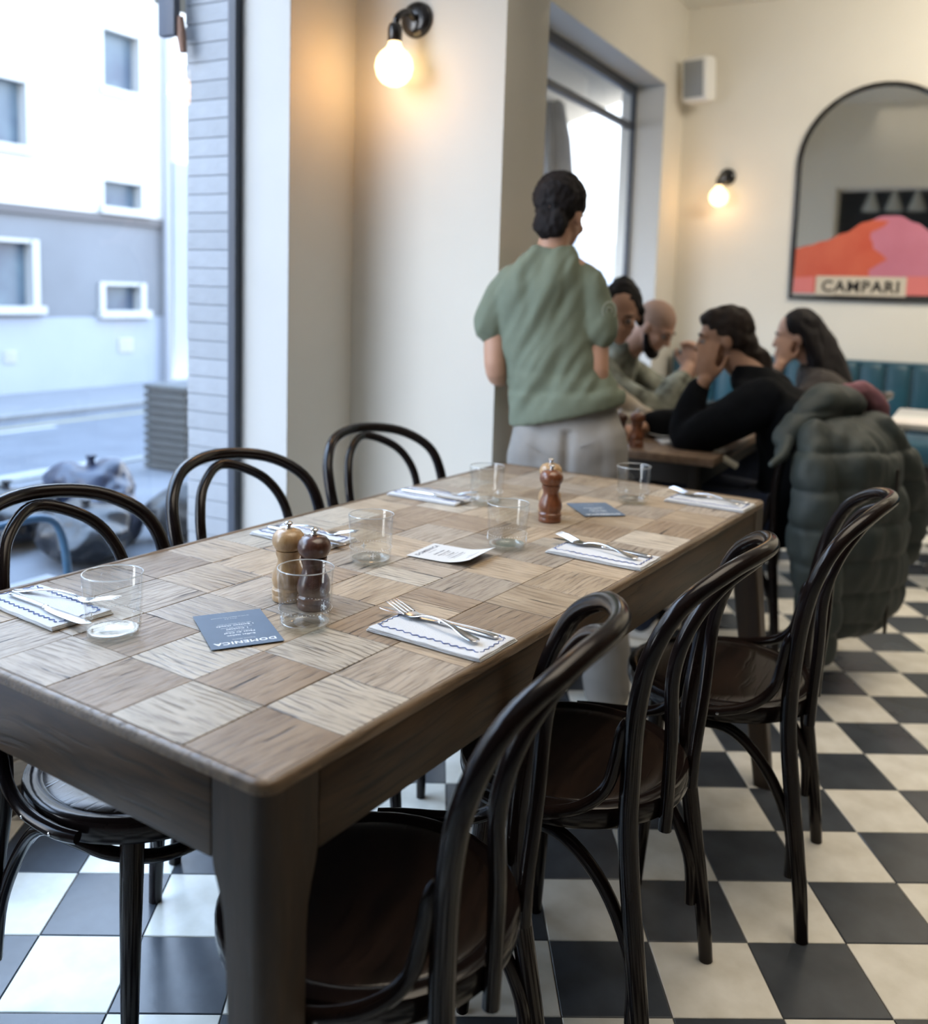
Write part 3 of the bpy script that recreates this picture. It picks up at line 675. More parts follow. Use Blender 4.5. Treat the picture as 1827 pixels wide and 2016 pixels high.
mill('light_beech', 'light beech mill almost hidden behind the reddish brown one', (0, 0, 0), (0, 0, 0), (0, 0, 0), 1.30, .372)

# menu cards
def text(body, size, font_bold=0., mat_=None, parent=None, loc=(0, 0, 0), rz=0, align='CENTER', name='printed_text', sx=1., ext=.00004, M=None):
    c = bpy.data.curves.new('t', 'FONT'); c.body = body; c.size = size; c.align_x = align; c.align_y = 'CENTER'; c.offset = font_bold; c.extrude = ext; c.resolution_u = 3; c.space_character = 1.12
    o = bpy.data.objects.new('t', c); COL.objects.link(o); dg = bpy.context.evaluated_depsgraph_get()
    me = bpy.data.meshes.new_from_object(o.evaluated_get(dg)); bpy.data.objects.remove(o); bpy.data.curves.remove(c)
    me.name = name; me.materials.clear(); me.materials.append(mat_)
    for v in me.vertices: v.co.x *= sx
    o = link(name, me, parent)
    if M is not None: o.matrix_local = M
    else: o.location = loc; o.rotation_euler = (0, 0, rz)
    return o
LINES = [('DOMENICA', .0125, .0004, .052, 1.15), ('Trattoria italienne', .0036, 0, .041, 1), ('Buffet italien', .0062, .00012, .026, 1.05), ('Pâtes du Chef', .0062, .00012, .016, 1.05), ('à volonté au comptoir', .0034, 0, .010, 1), ('1 Cocktail', .0062, .00012, .002, 1.05), ('ou une boisson sans alcool', .0034, 0, -.004, 1), ('1 Boisson chaude', .0062, .00012, -.012, 1.05), ('café, thé ou infusion au choix', .0034, 0, -.018, 1), ('12 h à 15 h', .0034, 0, -.040, 1), ('du lundi au dimanche sans réservation', .0030, 0, -.046, 1)]
def menu(label, a, b, rz, w, h, mc, mi, curl=0.):
    t = thing('menu_card', label, 'menu card', group='menu cards on the long table')
    def zc(y): return .0012 + curl*max(0, (-y/h+.0))**2
    bm = BM(); n = 14; top = []; bot = []
    for k in range(n+1):
        y = -h/2+h*k/n; zz = zc(y) + (.0015*math.sin(k) if False else 0)
        top.append([bm.verts.new((x, y, zz+.0005)) for x in (-w/2, w/2)]); bot.append([bm.verts.new((x, y, zz)) for x in (-w/2, w/2)])
    for k in range(n):
        bm.faces.new((top[k][0], top[k][1], top[k+1][1], top[k+1][0])); bm.faces.new((bot[k][1], bot[k][0], bot[k+1][0], bot[k+1][1]))
        for s in (0, 1): bm.faces.new((top[k][s], top[k+1][s], bot[k+1][s], bot[k][s]))
    bm.faces.new((top[0][0], bot[0][0], bot[0][1], top[0][1])); bm.faces.new((top[n][1], bot[n][1], bot[n][0], top[n][0]))
    obj('card', bm, mc, t)
    f = h/.135
    for s, sz, bold, y, sx in LINES:
        o = text(s, sz*f, bold, mi, t, sx=sx)
        for v in o.data.vertices:
            v.co.y += y*f; v.co.z += zc(v.co.y)+.00062
    on_table(t, a, b, rz); return t
# near blue card: its heading lies towards the camera, upside down
menu('slate blue menu card lying by the near pepper mills', .302, .365, 149.3, .105, .149, M_card, M_ink)
menu('white menu card with a curled edge in the middle of the table', .842, .343, 5, .108, .140, M_paper, M_inkd, .055)
menu('slate blue menu card beside the reddish brown mill at far end', 1.400, .298, 135.6, .103, .139, M_card, M_ink)

# napkins, forks, knives
def napkin(label, a, b, rz, fan=False):
    t = thing('napkin', label, 'napkin', group='folded napkins laid on the long table'); L_, W_ = .206, .104
    for k in range(3):
        bm = BM(); z0 = .0022*k; sx = L_-.003*k; sy = W_-.002*k
        box(bm, (-.001*k, .0012*k, z0+.0014), (sx, sy, .0026), bev=.0012)
        bmesh.ops.subdivide_edges(bm, edges=[e for e in bm.edges if e.calc_length() > .05], cuts=14, use_grid_fill=True)
        for v in bm.verts:
            f = .0010*noise.noise(v.co*28+V((a*90, k*3, 0))); v.co.z += f*(.4+k*.6); v.co.x += .0012*noise.noise(v.co*40+V((k, 0, a*9))); v.co.y += .0012*noise.noise(v.co*35+V((k, 5, a*9)))
            v.co.z = max(v.co.z, .0001)
        obj('fold', bm, M_linen, t, ang=60)
    bm = BM()
    zt = .0079
    for s in (-1, 1):
        tube(bm, [(-.090+.180*k/90, s*.036+.0021*math.sin(k*.9), zt+.0004*math.sin(k*.2)) for k in range(91)], .00085, 5)
    for s in (-1, 1):
        tube(bm, [(s*.0925+.0018*math.sin(k*.9), -.034+.068*k/36, zt) for k in range(37)], .0007, 5)
    obj('stitching', bm, M_blue, t)
    on_table(t, a, b, rz); return t
def fork():
    t = thing('fork', '', 'fork'); bm = BM()
    # handle along +x end, tines towards -x ; profile (x, halfwidth, thickness, z)
    q = cr_([(.098, .0045, .0013, .0015), (.092, .0085, .0015, .0016), (.075, .0078, .0016, .003), (.045, .0042, .0018, .0085), (.015, .0030, .0019, .0110), (-.015, .0030, .0018, .0080), (-.030, .0055, .0014, .0040), (-.040, .0105, .0012, .0022), (-.052, .0120, .0011, .0030), (-.056, .0122, .0011, .0038)], 4)
    rings = []
    for x, w, h, z in q: rings.append([bm.verts.new((x, w*math.cos(2*PI*k/14), z+h*math.sin(2*PI*k/14))) for k in range(14)])
    for A, B in zip(rings, rings[1:]):
        for k in range(14): bm.faces.new((A[k], A[(k+1) % 14], B[(k+1) % 14], B[k]))
    bm.faces.new(rings[0]); bm.faces.new(rings[-1][::-1]); obj('handle', bm, M_steel, t, ang=60)
    for k in range(4):
        y = (k-1.5)*.0066; bm = BM(); tube(bm, [(-.053, y, .0034), (-.065, y, .0062), (-.080, y*.97, .0098), (-.096, y*.95, .0118), (-.101, y*.94, .0120)], [.0019, .0018, .0016, .0012, .0005], 8, flat=.7); obj('tine', bm, M_steel, t)
    return t
def knife():
    t = thing('knife', '', 'knife'); bm = BM()
    q = cr_([(.106, .0035, .0015, .0035), (.101, .0068, .0026, .0036), (.080, .0070, .0032, .0038), (.040, .0048, .0030, .0038), (.012, .0042, .0028, .0038), (.004, .0055, .0032, .0038), (.0, .0046, .0024, .0038)], 4)
    rings = []
    for x, w, h, z in q: rings.append([bm.verts.new((x, w*math.cos(2*PI*k/14), z+h*math.sin(2*PI*k/14))) for k in range(14)])
    for A, B in zip(rings, rings[1:]):
        for k in range(14): bm.faces.new((A[k], A[(k+1) % 14], B[(k+1) % 14], B[k]))
    bm.faces.new(rings[0]); bm.faces.new(rings[-1][::-1]); obj('handle', bm, M_steel, t, ang=60)
    q = cr_([(.001, .0045, .0022, 0), (-.010, .0070, .0011, .0012), (-.040, .0090, .0010, .001), (-.080, .0092, .0009, .0), (-.100, .0078, .0008, -.001), (-.110, .0040, .0007, -.003), (-.113, .001, .0005, -.004)], 4)
    bm = BM(); rings = []
    for x, w, h, oy in q: rings.append([bm.verts.new((x, oy+w*math.cos(2*PI*k/14), .0036+h*math.sin(2*PI*k/14))) for k in range(14)])
    for A, B in zip(rings, rings[1:]):
        for k in range(14): bm.faces.new((A[k], A[(k+1) % 14], B[(k+1) % 14], B[k]))
    bm.faces.new(rings[0]); bm.faces.new(rings[-1][::-1]); obj('blade', bm, M_steel, t, ang=60)
    return t
fk0, kn0 = fork(), knife()
NZ = TZ+.0079
# (napkin a, b, rz) ; fork (a, b, rz, tilt) ; knife (a, b, rz)   rz 0 -> handle along +a ; -90 -> handle towards the right edge
places = [('nearest place on the right side', (.467, .106, 90), (.4765, .129, -102.6), (.491, .126, -90)),
          ('middle place on the right side', (1.030, .105, 90), (1.038, .122, -102), (1.056, .118, -90)),
          ('far place on the right side', (1.660, .103, 90), (1.668, .120, -101), (1.686, .116, -90)),
          ('nearest place on the window side', (.184, .668, 88), (.216, .668, 107), (.1675, .640, 87)),
          ('middle place on the window side', (.755, .655, 90), (.782, .650, 105), (.742, .640, 88)),
          ('far place on the window side', (1.252, .682, 92), (1.272, .672, 105), (1.236, .660, 90))]
for k, (w, n_, f_, k_) in enumerate(places):
    napkin('folded white napkin with wavy blue stitching, '+w, *n_)
    f = fk0 if k == 0 else copytree(fk0); on_table(f, f_[0], f_[1], f_[2], NZ); f['label'] = 'steel fork on the napkin, '+w; f['category'] = 'fork'; f['group'] = 'forks on the long table'
    if k < 3: f.rotation_euler = (R(3), 0, f.rotation_euler.z); f.location.z += .004
    n = kn0 if k == 0 else copytree(kn0); on_table(n, k_[0], k_[1], k_[2], NZ-.0002); n['label'] = 'steel knife on the napkin, '+w; n['category'] = 'knife'; n['group'] = 'knives on the long table'

# ================================================================ WALL FITTINGS
M_sb = mat('black_metal', (.012, .012, .013), .25, coat=.4); M_bulb = emis('glowing_bulb', (1.0, .72, .38), 3.4)
def sconce(label, s, n, z, bs, bn, bz):
    """plate on a plane facing -WD at distance s; bulb centre at (bs,bn,bz)"""
    t = thing('wall_lamp', label, 'lamp', WP(s, n, z), hd-PI/2, 'black globe wall lamps')    # local: x = -WN, y = WD (into wall)
    def l(ss, nn, zz): return (-(nn-n), ss-s, zz-z)
    bm = BM(); lathe(bm, [(0, .022), (.035, .022), (.052, .016), (.058, .006), (.058, 0), (0, 0)], 40)
    for v in bm.verts: v.co = V((v.co.x, -v.co.z-.001, v.co.y))
    obj('wall_plate', bm, M_sb, t)
    b = V(l(bs, bn, bz)); k = V((b.x*.25, b.y, 0)); top = b + V((0, 0, .155))
    bm = BM(); tube(bm, cr_([(0, -.02, 0), (b.x*.15, b.y*.6, .012), (b.x*.6, b.y*.98, -.01), tuple(b+V((0, 0, .125)))], 5), .0115, 12); obj('arm', bm, M_sb, t)
    bm = BM(); lathe(bm, [(0, .135), (.018, .133), (.023, .12), (.023, .082), (.02, .078), (0, .078)], 24, tuple(b)); obj('socket', bm, M_sb, t)
    bm = BM(); lathe(bm, [(.0, -.0625), (.02, -.0592), (.04, -.048), (.055, -.029), (.0622, 0), (.057, .026), (.044, .045), (.028, .058), (.021, .07), (.019, .085), (0, .085)], 32, tuple(b)); obj('bulb', bm, M_bulb, t, ang=80)
    lt = bpy.data.lights.new('bulb_light', 'POINT'); lt.energy = 1.8; lt.color = (1, .50, .16); lt.shadow_soft_size = .05
    lo = bpy.data.objects.new('bulb_light', lt); COL.objects.link(lo); lo.parent = t; lo.location = b + V((0, -.078, -.03)); return t
sconce('black wall lamp with a glowing globe on the cream pillar', 1.395, -.244, 2.155, 1.30, -.219, 1.989)
sconce('black wall lamp with a glowing globe on back wall, left of the mirror', 5.37, -.333, 2.131, 5.27, -.305, 1.985)

def BW(t, z, off=0): return WP(5.37-off, -t, z)
def backthing(name, label, cat, t, z, off=0): return thing(name, label, cat, BW(t, z, off), hd-PI/2)   # local x along wall (right), y into wall, z up
# wall speaker
sp = backthing('speaker', 'white wall speaker high in the corner above the wall lamp', 'speaker', .15, 2.755)
bm = BM(); box(bm, (0, 0, 0), (.20, .15, .30), bev=.035); o = obj('cabinet', bm, M_white, sp); o.location = (.0, -.20, 0); o.rotation_euler = (R(6), 0, R(-14))
bm = BM(); box(bm, (0, -.078, 0), (.145, .006, .235), bev=.002); g_ = obj('grille', bm, mat('grey_mesh', (.28, .30, .32), .7), sp); g_.location = o.location; g_.rotation_euler = o.rotation_euler
bm = BM(); box(bm, (0, -.065, 0), (.05, .12, .09), bev=.005); obj('bracket', bm, M_white, sp)
# arched mirror with printed hills and a name card
mr = backthing('arched_mirror', 'tall arched mirror in a thin black frame, printed with red and pink hills', 'mirror', 1.30, 1.32)
hw, hh = .495, 1.36
out = [(-hw, 0), (-hw, .3), (-hw, .6), (-hw, hh-hw)]+[(-hw*math.cos(PI*k/24), hh-hw+hw*math.sin(PI*k/24)) for k in range(1, 24)]+[(hw, hh-hw), (hw, .6), (hw, .3), (hw, 0)]
bm = BM(); f_ = bm.faces.new([bm.verts.new((x, -.012, z)) for x, z in out]); e_ = bmesh.ops.extrude_face_region(bm, geom=[f_])
for v in e_['geom']:
    if isinstance(v, bmesh.types.BMVert): v.co.y = -.004
obj('mirror_glass', bm, mat('silvered_glass', (.82, .83, .80), .03, 1.0), mr, False)
bm = BM(); tube(bm, [(x, -.014, z) for x, z in out]+[(.2, -.014, 0), (-.2, -.014, 0)], .017, 8, closed=True); obj('frame', bm, M_sb, mr)
def flat(name, pts, y, m_, th_=.002):
    bm = BM(); f = bm.faces.new([bm.verts.new((x, y, z)) for x, z in pts]); e = bmesh.ops.extrude_face_region(bm, geom=[f])
    for v in e['geom']:
        if isinstance(v, bmesh.types.BMVert): v.co.y += th_
    bmesh.ops.triangulate(bm, faces=bm.faces[:]); return obj(name, bm, m_, mr, False)
def hill(x): # height of the print at x (from the left edge -hw)
    ks = [(-.48, .325), (-.40, .345), (-.30, .375), (-.18, .425), (-.06, .495), (.05, .535), (.14, .535), (.24, .49), (.34, .43), (.42, .40), (.48, .40)]
    for (x0, z0), (x1, z1) in zip(ks, ks[1:]):
        if x <= x1: u = (x-x0)/(x1-x0); u = u*u*(3-2*u); return z0+(z1-z0)*u
    return ks[-1][1]
xs = [-.478+.956*k/48 for k in range(49)]
M_red = mat('red_print', (.50, .075, .035), .5, col2=(.58, .12, .06), vs=4); M_pink = mat('pink_print', (.50, .17, .24), .5, col2=(.45, .14, .20), vs=4); M_lp = mat('coral_print', (.62, .17, .16), .5)
def bd(z): return .02+.05*math.sin(z*26+1.0)+.02*math.sin(z*55)
lx = [x for x in xs if x < .0]
flat('printed_red_hill', [(x, hill(x)) for x in xs if x < .0]+[(bd(z), z) for z in [.50-.035*k for k in range(14)]]+[(x, .03) for x in (-.2, -.478)], -.0165, M_red)
flat('printed_pink_hill', [(x, hill(x)-.002) for x in xs if x >= -.03]+[(.478, .03), (-.05, .03)], -.0145, M_pink)
flat('printed_coral_strip', [(-.478, .13), (-.35, .14), (-.35, .03), (-.478, .03)], -.0185, M_lp)
flat('printed_coral_strip', [(.21, .15), (.478, .15), (.478, .03), (.21, .03)], -.0165, M_lp)
M_beige = mat('beige_card', (.56, .50, .40), .7, var=.02)
flat('name_card', [(-.335, .145), (.215, .145), (.215, .02), (-.335, .02)], -.0215, M_beige)
tx = text('CAMPARI', .105, .003, M_sb, mr, sx=1.0, ext=.0004, M=Matrix.Translation((-.06, -.0225, .075)) @ Matrix.Rotation(PI/2, 4, 'X'), name='printed_name')
# cable and small wall stain dropped; bench along the back wall
M_teal = mat('teal_velvet', (.003, .048, .080), .5, sheen=.25, col2=(.004, .070, .11), vs=3)
bn = backthing('banquette', 'long teal velvet banquette with channelled back along the back wall', 'bench', 0.0, 0.0)
L0, L1 = .05, 5.3; n = 34; w_ = (L1-L0)/n
bm = BM(); box(bm, (0, 0, 0), (w_*1.02, .13, .46), bev=.045)
for v in bm.verts:
    if v.co.z < 0: v.co.y -= .02
cme = mesh('back_channel', bm, M_teal, True, 80)
for k in range(n):
    o = link('back_channel', cme, bn); o.location = (L0+(k+.5)*w_, -.075, .69)
bm = BM(); box(bm, ((L0+L1)/2, -.33, .41), (L1-L0, .5, .14), bev=.045); obj('seat_cushion', bm, M_teal, bn)
bm = BM(); box(bm, ((L0+L1)/2, -.06, .905), (L1-L0, .11, .035), bev=.012); obj('top_rail', bm, M_teal, bn)
bm = BM(); box(bm, ((L0+L1)/2, -.27, .17), (L1-L0, .5, .34), bev=.003); obj('plinth', bm, mat('dark_plinth', (.03, .022, .018), .6), bn)
# pendants and hatch at the dark end of the room (seen in the mirror)
M_cone = mat('cream_enamel_shade', (.62, .58, .48), .5)
for k in range(5):
    t = thing('pendant_lamp', ['cream cone pendant leftmost in the mirror reflection', 'cream cone pendant second from left in the mirror reflection', 'cream cone pendant third from left in the mirror reflection', 'cream cone pendant right of the third one in the reflection', 'cream cone pendant cut by the frame edge in the reflection'][k], 'lamp', WP(-1.9, -.55-.28*k, 2.55), 0, 'cone pendants in the dark end')
    bm = BM(); lathe(bm, [(.11, 0), (.115, .005), (.02, .26), (.0, .27)], 28); obj('shade', bm, M_cone, t)
    bm = BM(); tube(bm, [(0, 0, .26), (0, 0, .73)], .004, 6); obj('cord', bm, M_sb, t)

# ================================================================ SECOND AND THIRD TABLE
T2o = V((.42, 3.41, 0)); L2, W2_ = 1.7, .60
t2 = thing('dining_table', 'dark wooden table by the far window where the guests sit', 'table', T2o, hd)   # local x along, y = -W side negative
M_t2 = wood('brown_table_top', (.13, .085, .055), (.22, .155, .11), (.05, .03, .02), .35, 3, .4, (1, 8, 8), coat=.2, bump=.1)
bm = BM(); box(bm, (L2/2, -W2_/2, .73), (L2, W2_, .03), bev=.005); obj('tabletop', bm, M_t2, t2)
M_dk = mat('dark_table_frame', (.025, .022, .02), .5)
for (x0, x1, y0, y1) in ((.06, L2-.06, -.06, -.08), (.06, L2-.06, -W2_+.08, -W2_+.06), (.06, .08, -W2_+.06, -.06), (L2-.08, L2-.06, -W2_+.06, -.06)):
    bm = BM(); box(bm, ((x0+x1)/2, (y0+y1)/2, .675), (abs(x1-x0), abs(y1-y0), .08)); obj('apron', bm, M_dk, t2, False)
for x in (.08, L2-.08):
    for y in (-.08, -W2_+.08):
        bm = BM(); tube(bm, [(x, y, .715), (x, y, .3), (x, y, 0)], [.028, .024, .018], 12); obj('leg', bm, M_dk, t2)
def T2(x, y, z=.745): return T2o + x*WD + y*WN + V((0, 0, z))
M_china = mat('white_china', (.80, .80, .78), .25, coat=.3)
def plate(label, x, y, r):
    t = thing('plate', label, 'plate', T2(x, y), 0, 'plates on the second table')
    bm = BM(); lathe(bm, [(0, .002), (r*.55, .002), (r*.6, .004), (r*.95, .016), (r, .018), (r*.98, .0195), (r*.62, .008), (r*.55, .005), (0, .005)], 40); obj('dish', bm, M_china, t)
    bm = BM(); lathe(bm, [(r*.5, 0), (r*.53, 0), (r*.53, .003), (r*.5, .003), (r*.5, 0)], 32); obj('foot_ring', bm, M_china, t)
plate('white plate before the woman in black on the second table', .40, -.36, .115); plate('white plate on the second table before the man in the camouflage jacket', .85, -.16, .12); plate('white plate at the far end of the second table', 1.15, -.40, .115)
mill('red_brown', 'dark reddish mill at the front edge of the second table', (0,)*3, (0,)*3, (0,)*3, 0, 0, tab=False, loc=T2(.085, -.30), h=1.05)
mill('dark_walnut', 'dark pepper mill next to the reddish one on the second table', (0,)*3, (0,)*3, (0,)*3, 0, 0, tab=False, loc=T2(.09, -.235))
for k, (x, y, lab) in enumerate([(.33, -.20, 'tumbler on the second table, nearest its front edge'), (.62, -.38, 'tumbler in the middle of the second table by the black sweater'), (.95, -.33, 'tumbler farthest back on the second table')]):
    o = copytree(gl0); o.location = T2(x, y); o['label'] = lab; o['group'] = 'tumblers on the second table'
pp = thing('paper_napkin', 'crumpled white paper napkin on the second table by the elbow', 'napkin', T2(.28, -.40))
bm = BM(); box(bm, (0, 0, .004), (.15, .11, .006)); bmesh.ops.subdivide_edges(bm, edges=bm.edges[:], cuts=6, use_grid_fill=True)
for v in bm.verts: v.co.z = max(.0003, v.co.z+.006*noise.noise(v.co*25)); v.co.x += .006*noise.noise(v.co*14)
obj('sheet', bm, M_linen, pp)
t3 = thing('dining_table', 'white topped table in front of the teal banquette, right of the coat', 'table', WP(3.36, -1.60), hd)
bm = BM(); box(bm, (.35, -.40, .735), (.70, .78, .03), bev=.008); obj('tabletop', bm, M_china, t3)
bm = BM(); lathe(bm, [(.20, 0), (.20, .012), (.04, .03), (.028, .06), (.028, .70), (.10, .718), (0, .719)], 32, (.35, -.40, 0)); obj('pedestal', bm, M_dk, t3)
o = copytree(gl0); o.location = WP(3.55, -1.86, .75); o['label'] = 'tumbler on the white topped table'; o['group'] = 'tumblers on the white table'
#PART3
# ================================================================ PEOPLE
M_skin = mat('skin', (.50, .29, .20), .5, var=.05, vs=10, spec=.35); M_skin2 = mat('skin_fair', (.56, .34, .25), .5, var=.06, vs=10, spec=.35); M_skin3 = mat('skin_tan', (.42, .235, .15), .5, var=.05, vs=10, spec=.35)
M_hair = mat('dark_brown_hair', (.008, .006, .007), .7, spec=.25, var=.3, vs=40, bump=.5, bs=60, stretch=(1, 1, .3)); M_hairb = mat('brown_hair', (.024, .015, .011), .65, spec=.3, var=.3, vs=40, bump=.5, bs=60, stretch=(1, 1, .3))
M_eye = mat('dark_iris', (.03, .02, .015), .2); M_sclera = mat('eye_white', (.30, .27, .25), .4)
def head(bm, M, jaw=1.):
    ell(bm, (0, -.012, .028), (.073, .092, .088), M); ell(bm, (0, .022, -.035), (.056*jaw, .062, .072), M); ell(bm, (0, .060, -.088), (.026, .022, .022), M)
    ell(bm, (0, .066, .022), (.052, .022, .016), M); limb(bm, [(0, .083, .012), (0, .094, -.012), (0, .100, -.026)], [.008, .010, .013], 3, 10, M)
    for s in (-1, 1):
        ell(bm, (s*.014, .088, -.030), (.009, .009, .008), M, 2); ell(bm, (s*.072, -.008, -.012), (.009, .018, .031), M, 2); ell(bm, (s*.040, .058, -.024), (.022, .020, .020), M, 2)
    ell(bm, (0, .080, -.052), (.022, .010, .0055), M, 2); ell(bm, (0, .078, -.062), (.019, .010, .006), M, 2)
def eyes(parent, M):
    for s in (-1, 1):
        bm = BM(); ell(bm, (s*.031, .074, .000), (.0125, .0115, .0085), M, 2); e = obj('eye', bm, M_sclera, parent)
        bm = BM(); ell(bm, (s*.031, .0835, .000), (.0052, .003, .0052), M, 2); obj('iris', bm, M_eye, e)
        bm = BM(); limb(bm, [(s*.015, .084, .022), (s*.032, .086, .028), (s*.050, .074, .022)], [.003, .004, .002], 3, 8, M); obj('eyebrow', bm, M_hair, parent)
def hand(bm, M, side=1, curl=.25, spread=1.):
    ell(bm, (0, .045, 0), (.039, .050, .0145), M); ell(bm, (0, .005, 0), (.028, .028, .019), M, 2)
    for k, (x, ln) in enumerate(((.030, .068), (.0105, .078), (-.0095, .072), (-.029, .056))):
        x *= side; a = 0; p = V((x, .084, 0)); pts = [V((x*.8, .05, 0)), p]; fan = x*3.0*spread
        for j, f in enumerate((.42, .32, .26)):
            a += curl*(1.2 if j else .8); p = p+ln*f*V((math.sin(fan), math.cos(a)*math.cos(fan), -math.sin(a))); pts.append(p)
        limb(bm, [tuple(q) for q in pts], [.0095, .0092, .0084, .0076, .0066], 3, 8, M)
    limb(bm, [(side*.020, .012, -.004), (side*.046, .038, -.010), (side*.060, .064, -.016), (side*.062, .088, -.022)], [.014, .0115, .0095, .0078], 3, 8, M)
def fold(amp, sc, seed):
    s_ = V((seed, seed*2, seed*.5))
    def f(p):
        q = V((p.x*1.0+p.z*.6, p.y, p.z*.55-p.x*.5)); return amp*(noise.noise(q*sc+s_)+.5*noise.noise(q*sc*2.3+s_))
    return f
def person(label, loc, heading, name='person'): return thing(name, label, 'person', loc, R(heading-90))
def TM(c, a=0, p=0, r=0): return Matrix.Translation(c) @ Matrix.Rotation(R(a), 4, 'Z') @ Matrix.Rotation(R(-p), 4, 'X') @ Matrix.Rotation(R(r), 4, 'Y')

# ---- waiter
P = person('standing person with short dark hair, green T-shirt and grey trousers, seen from behind', (.420, 2.925, 0), 80); P.scale = (.95, .95, .992)
H = TM((-.060, .040, 1.535), -24, 14)
bm = BM(); head(bm, H)
limb(bm, [(-.085, -.005, 1.36), (-.082, .0, 1.42), (-.066, .025, 1.49)], [.064, .053, .050], 3)
loft(bm, [(0, 0, .80, .15, .10), (-.02, 0, 1.0, .13, .09), (-.05, 0, 1.2, .145, .095), (-.07, 0, 1.36, .13, .07), (-.078, 0, 1.42, .06, .05)])
limb(bm, [(.03, 0, 1.34), (.065, -.005, 1.20), (.078, -.045, 1.035), (.08, .08, 1.03), (.045, .20, 1.06)], [.050, .047, .043, .036, .026])
limb(bm, [(-.21, 0, 1.32), (-.250, .0, 1.20), (-.246, -.025, 1.045), (-.22, .10, 1.03), (-.13, .22, 1.07)], [.048, .043, .038, .034, .025])
hand(bm, frame((.045, .21, 1.06), (-.6, .8, .1), (.2, 0, 1)), 1, .4); hand(bm, frame((-.12, .23, 1.07), (.7, .7, .1), (.2, 0, 1)), -1, .4)
for s in (-1, 1): limb(bm, [(s*.09, 0, .85), (s*.10, .01, .50), (s*.10+(.05 if s > 0 else 0), -.04 if s > 0 else .04, .08)], [.085, .055, .04])
fuse('body', bm, M_skin, P, .0075, 3)
eyes(P, H)
bm = BM(); ell(bm, (0, -.020, .045), (.084, .098, .090), H, 4); ell(bm, (0, -.060, -.030), (.060, .042, .066), H, 4); ell(bm, (-.01, .02, .085), (.060, .06, .045), H)
fuse('hair', bm, M_hair, P, .006, 2, lambda p: .006*noise.noise(p*28)+.006*noise.noise(p*75))
M_tee = mat('sage_green_cotton', (.165, .198, .145), .85, var=.04, vs=20, bump=.12, bs=300)
bm = BM()
loft(bm, [(-.010, -.004, .915, .190, .152, .24), (-.014, -.004, .960, .190, .152, .20), (-.040, 0, 1.02, .180, .140, .08), (-.075, 0, 1.12, .166, .126), (-.095, 0, 1.22, .165, .122), (-.100, -.005, 1.31, .160, .110), (-.095, -.005, 1.37, .136, .088), (-.088, 0, 1.41, .088, .068), (-.084, .005, 1.435, .066, .060)], 36, 4)
limb(bm, [(-.02, 0, 1.355), (.035, -.004, 1.315), (.066, -.010, 1.245), (.078, -.018, 1.185)], [.055, .064, .070, .068], 4, 18)
limb(bm, [(-.18, 0, 1.345), (-.220, 0, 1.305), (-.252, 0, 1.24), (-.270, -.005, 1.185)], [.052, .058, .060, .058], 4, 18)
def teef(p):
    w = p.x*.88-p.z*.47; t = p.x*.47+p.z*.88
    v = .013*noise.noise(V((w*17, p.y*3, t*4.5+3)))+.007*noise.noise(V((w*38, p.y*5, t*9)))
    v += .010*noise.noise(V((p.x*26, p.y*6, p.z*5)))*max(0, min(1, (p.z-1.2)/.12))
    v += .008*noise.noise(V((p.x*6, p.y*3, p.z*38)))*max(0, 1-abs(p.z-1.0)/.07)
    return v*max(0, min(1, (p.z-.94-.24*p.x)/.08)) if p.z < 1.0 else v
fuse('tshirt', bm, M_tee, P, .0075, 2, teef)
bm = BM(); c = V((.112, -.066, 1.245))
Mr = frame(c, (.1, .05, 1), (.62, -.78, .06))
for k in range(22):
    a = 2*PI*k/22; ell(bm, (.027*math.cos(a), .027*math.sin(a), 0), (.0042, .0042, .002), Mr, 1)
for k in range(10):
    a = 2*PI*k/10; ell(bm, (.011*math.cos(a), .011*math.sin(a), 0), (.0045, .003, .002), Mr, 1)
obj('sleeve_badge', bm, mat('pale_green_print', (.42, .46, .38), .8), P)
M_tr = mat('warm_grey_twill', (.30, .29, .275), .85, var=.04, vs=12, bump=.15, bs=300)
bm = BM()
loft(bm, [(0, 0, .97, .140, .105), (.0, -.005, .92, .160, .118), (.005, -.012, .84, .187, .145), (.005, -.012, .76, .190, .148), (0, -.005, .68, .182, .135), (0, 0, .64, .15, .1)], 36, 4)
limb(bm, [(.092, -.035, .83), (.095, -.03, .74), (.105, -.005, .50), (.150, -.035, .22), (.162, -.045, .045)], [.102, .104, .085, .080, .080], 6, 20)
limb(bm, [(-.090, -.035, .83), (-.094, -.03, .74), (-.10, .01, .50), (-.10, .02, .22), (-.10, .03, .045)], [.102, .104, .085, .080, .080], 6, 20)
def trf(p): return .006*noise.noise(V((p.x*10, p.y*8, p.z*16)))+.003*math.sin(p.z*80+p.x*60)*max(0, 1-abs(p.z-.70)/.06) - .016*math.exp(-((p.x)/.016)**2)*(1 if p.y < -.04 and p.z < .88 else 0)
tr_ = fuse('trousers', bm, M_tr, P, .009, 2, trf)
for s in (-1, 1):
    bm = BM(); tube(bm, [(s*.085+.045*k/4-.0225*2+.0, -.155-.004*(1-abs(k-2)/2)+.02*abs(k-2)/2*0, .835+.006*k*s) for k in range(5)], .0022, 6); obj('pocket_seam', bm, M_tr, tr_)
for s in (-1, 1):
    x, y = (.165, .02) if s > 0 else (-.10, .09)
    bm = BM(); ell(bm, (x, y-.06, .045), (.040, .05, .042)); ell(bm, (x, y+.05, .036), (.043, .095, .034)); ell(bm, (x, y-.01, .012), (.045, .135, .014)); box(bm, (x, y, .008), (.07, .22, .012))
    fuse('shoe', bm, M_china, P, .007, 2)

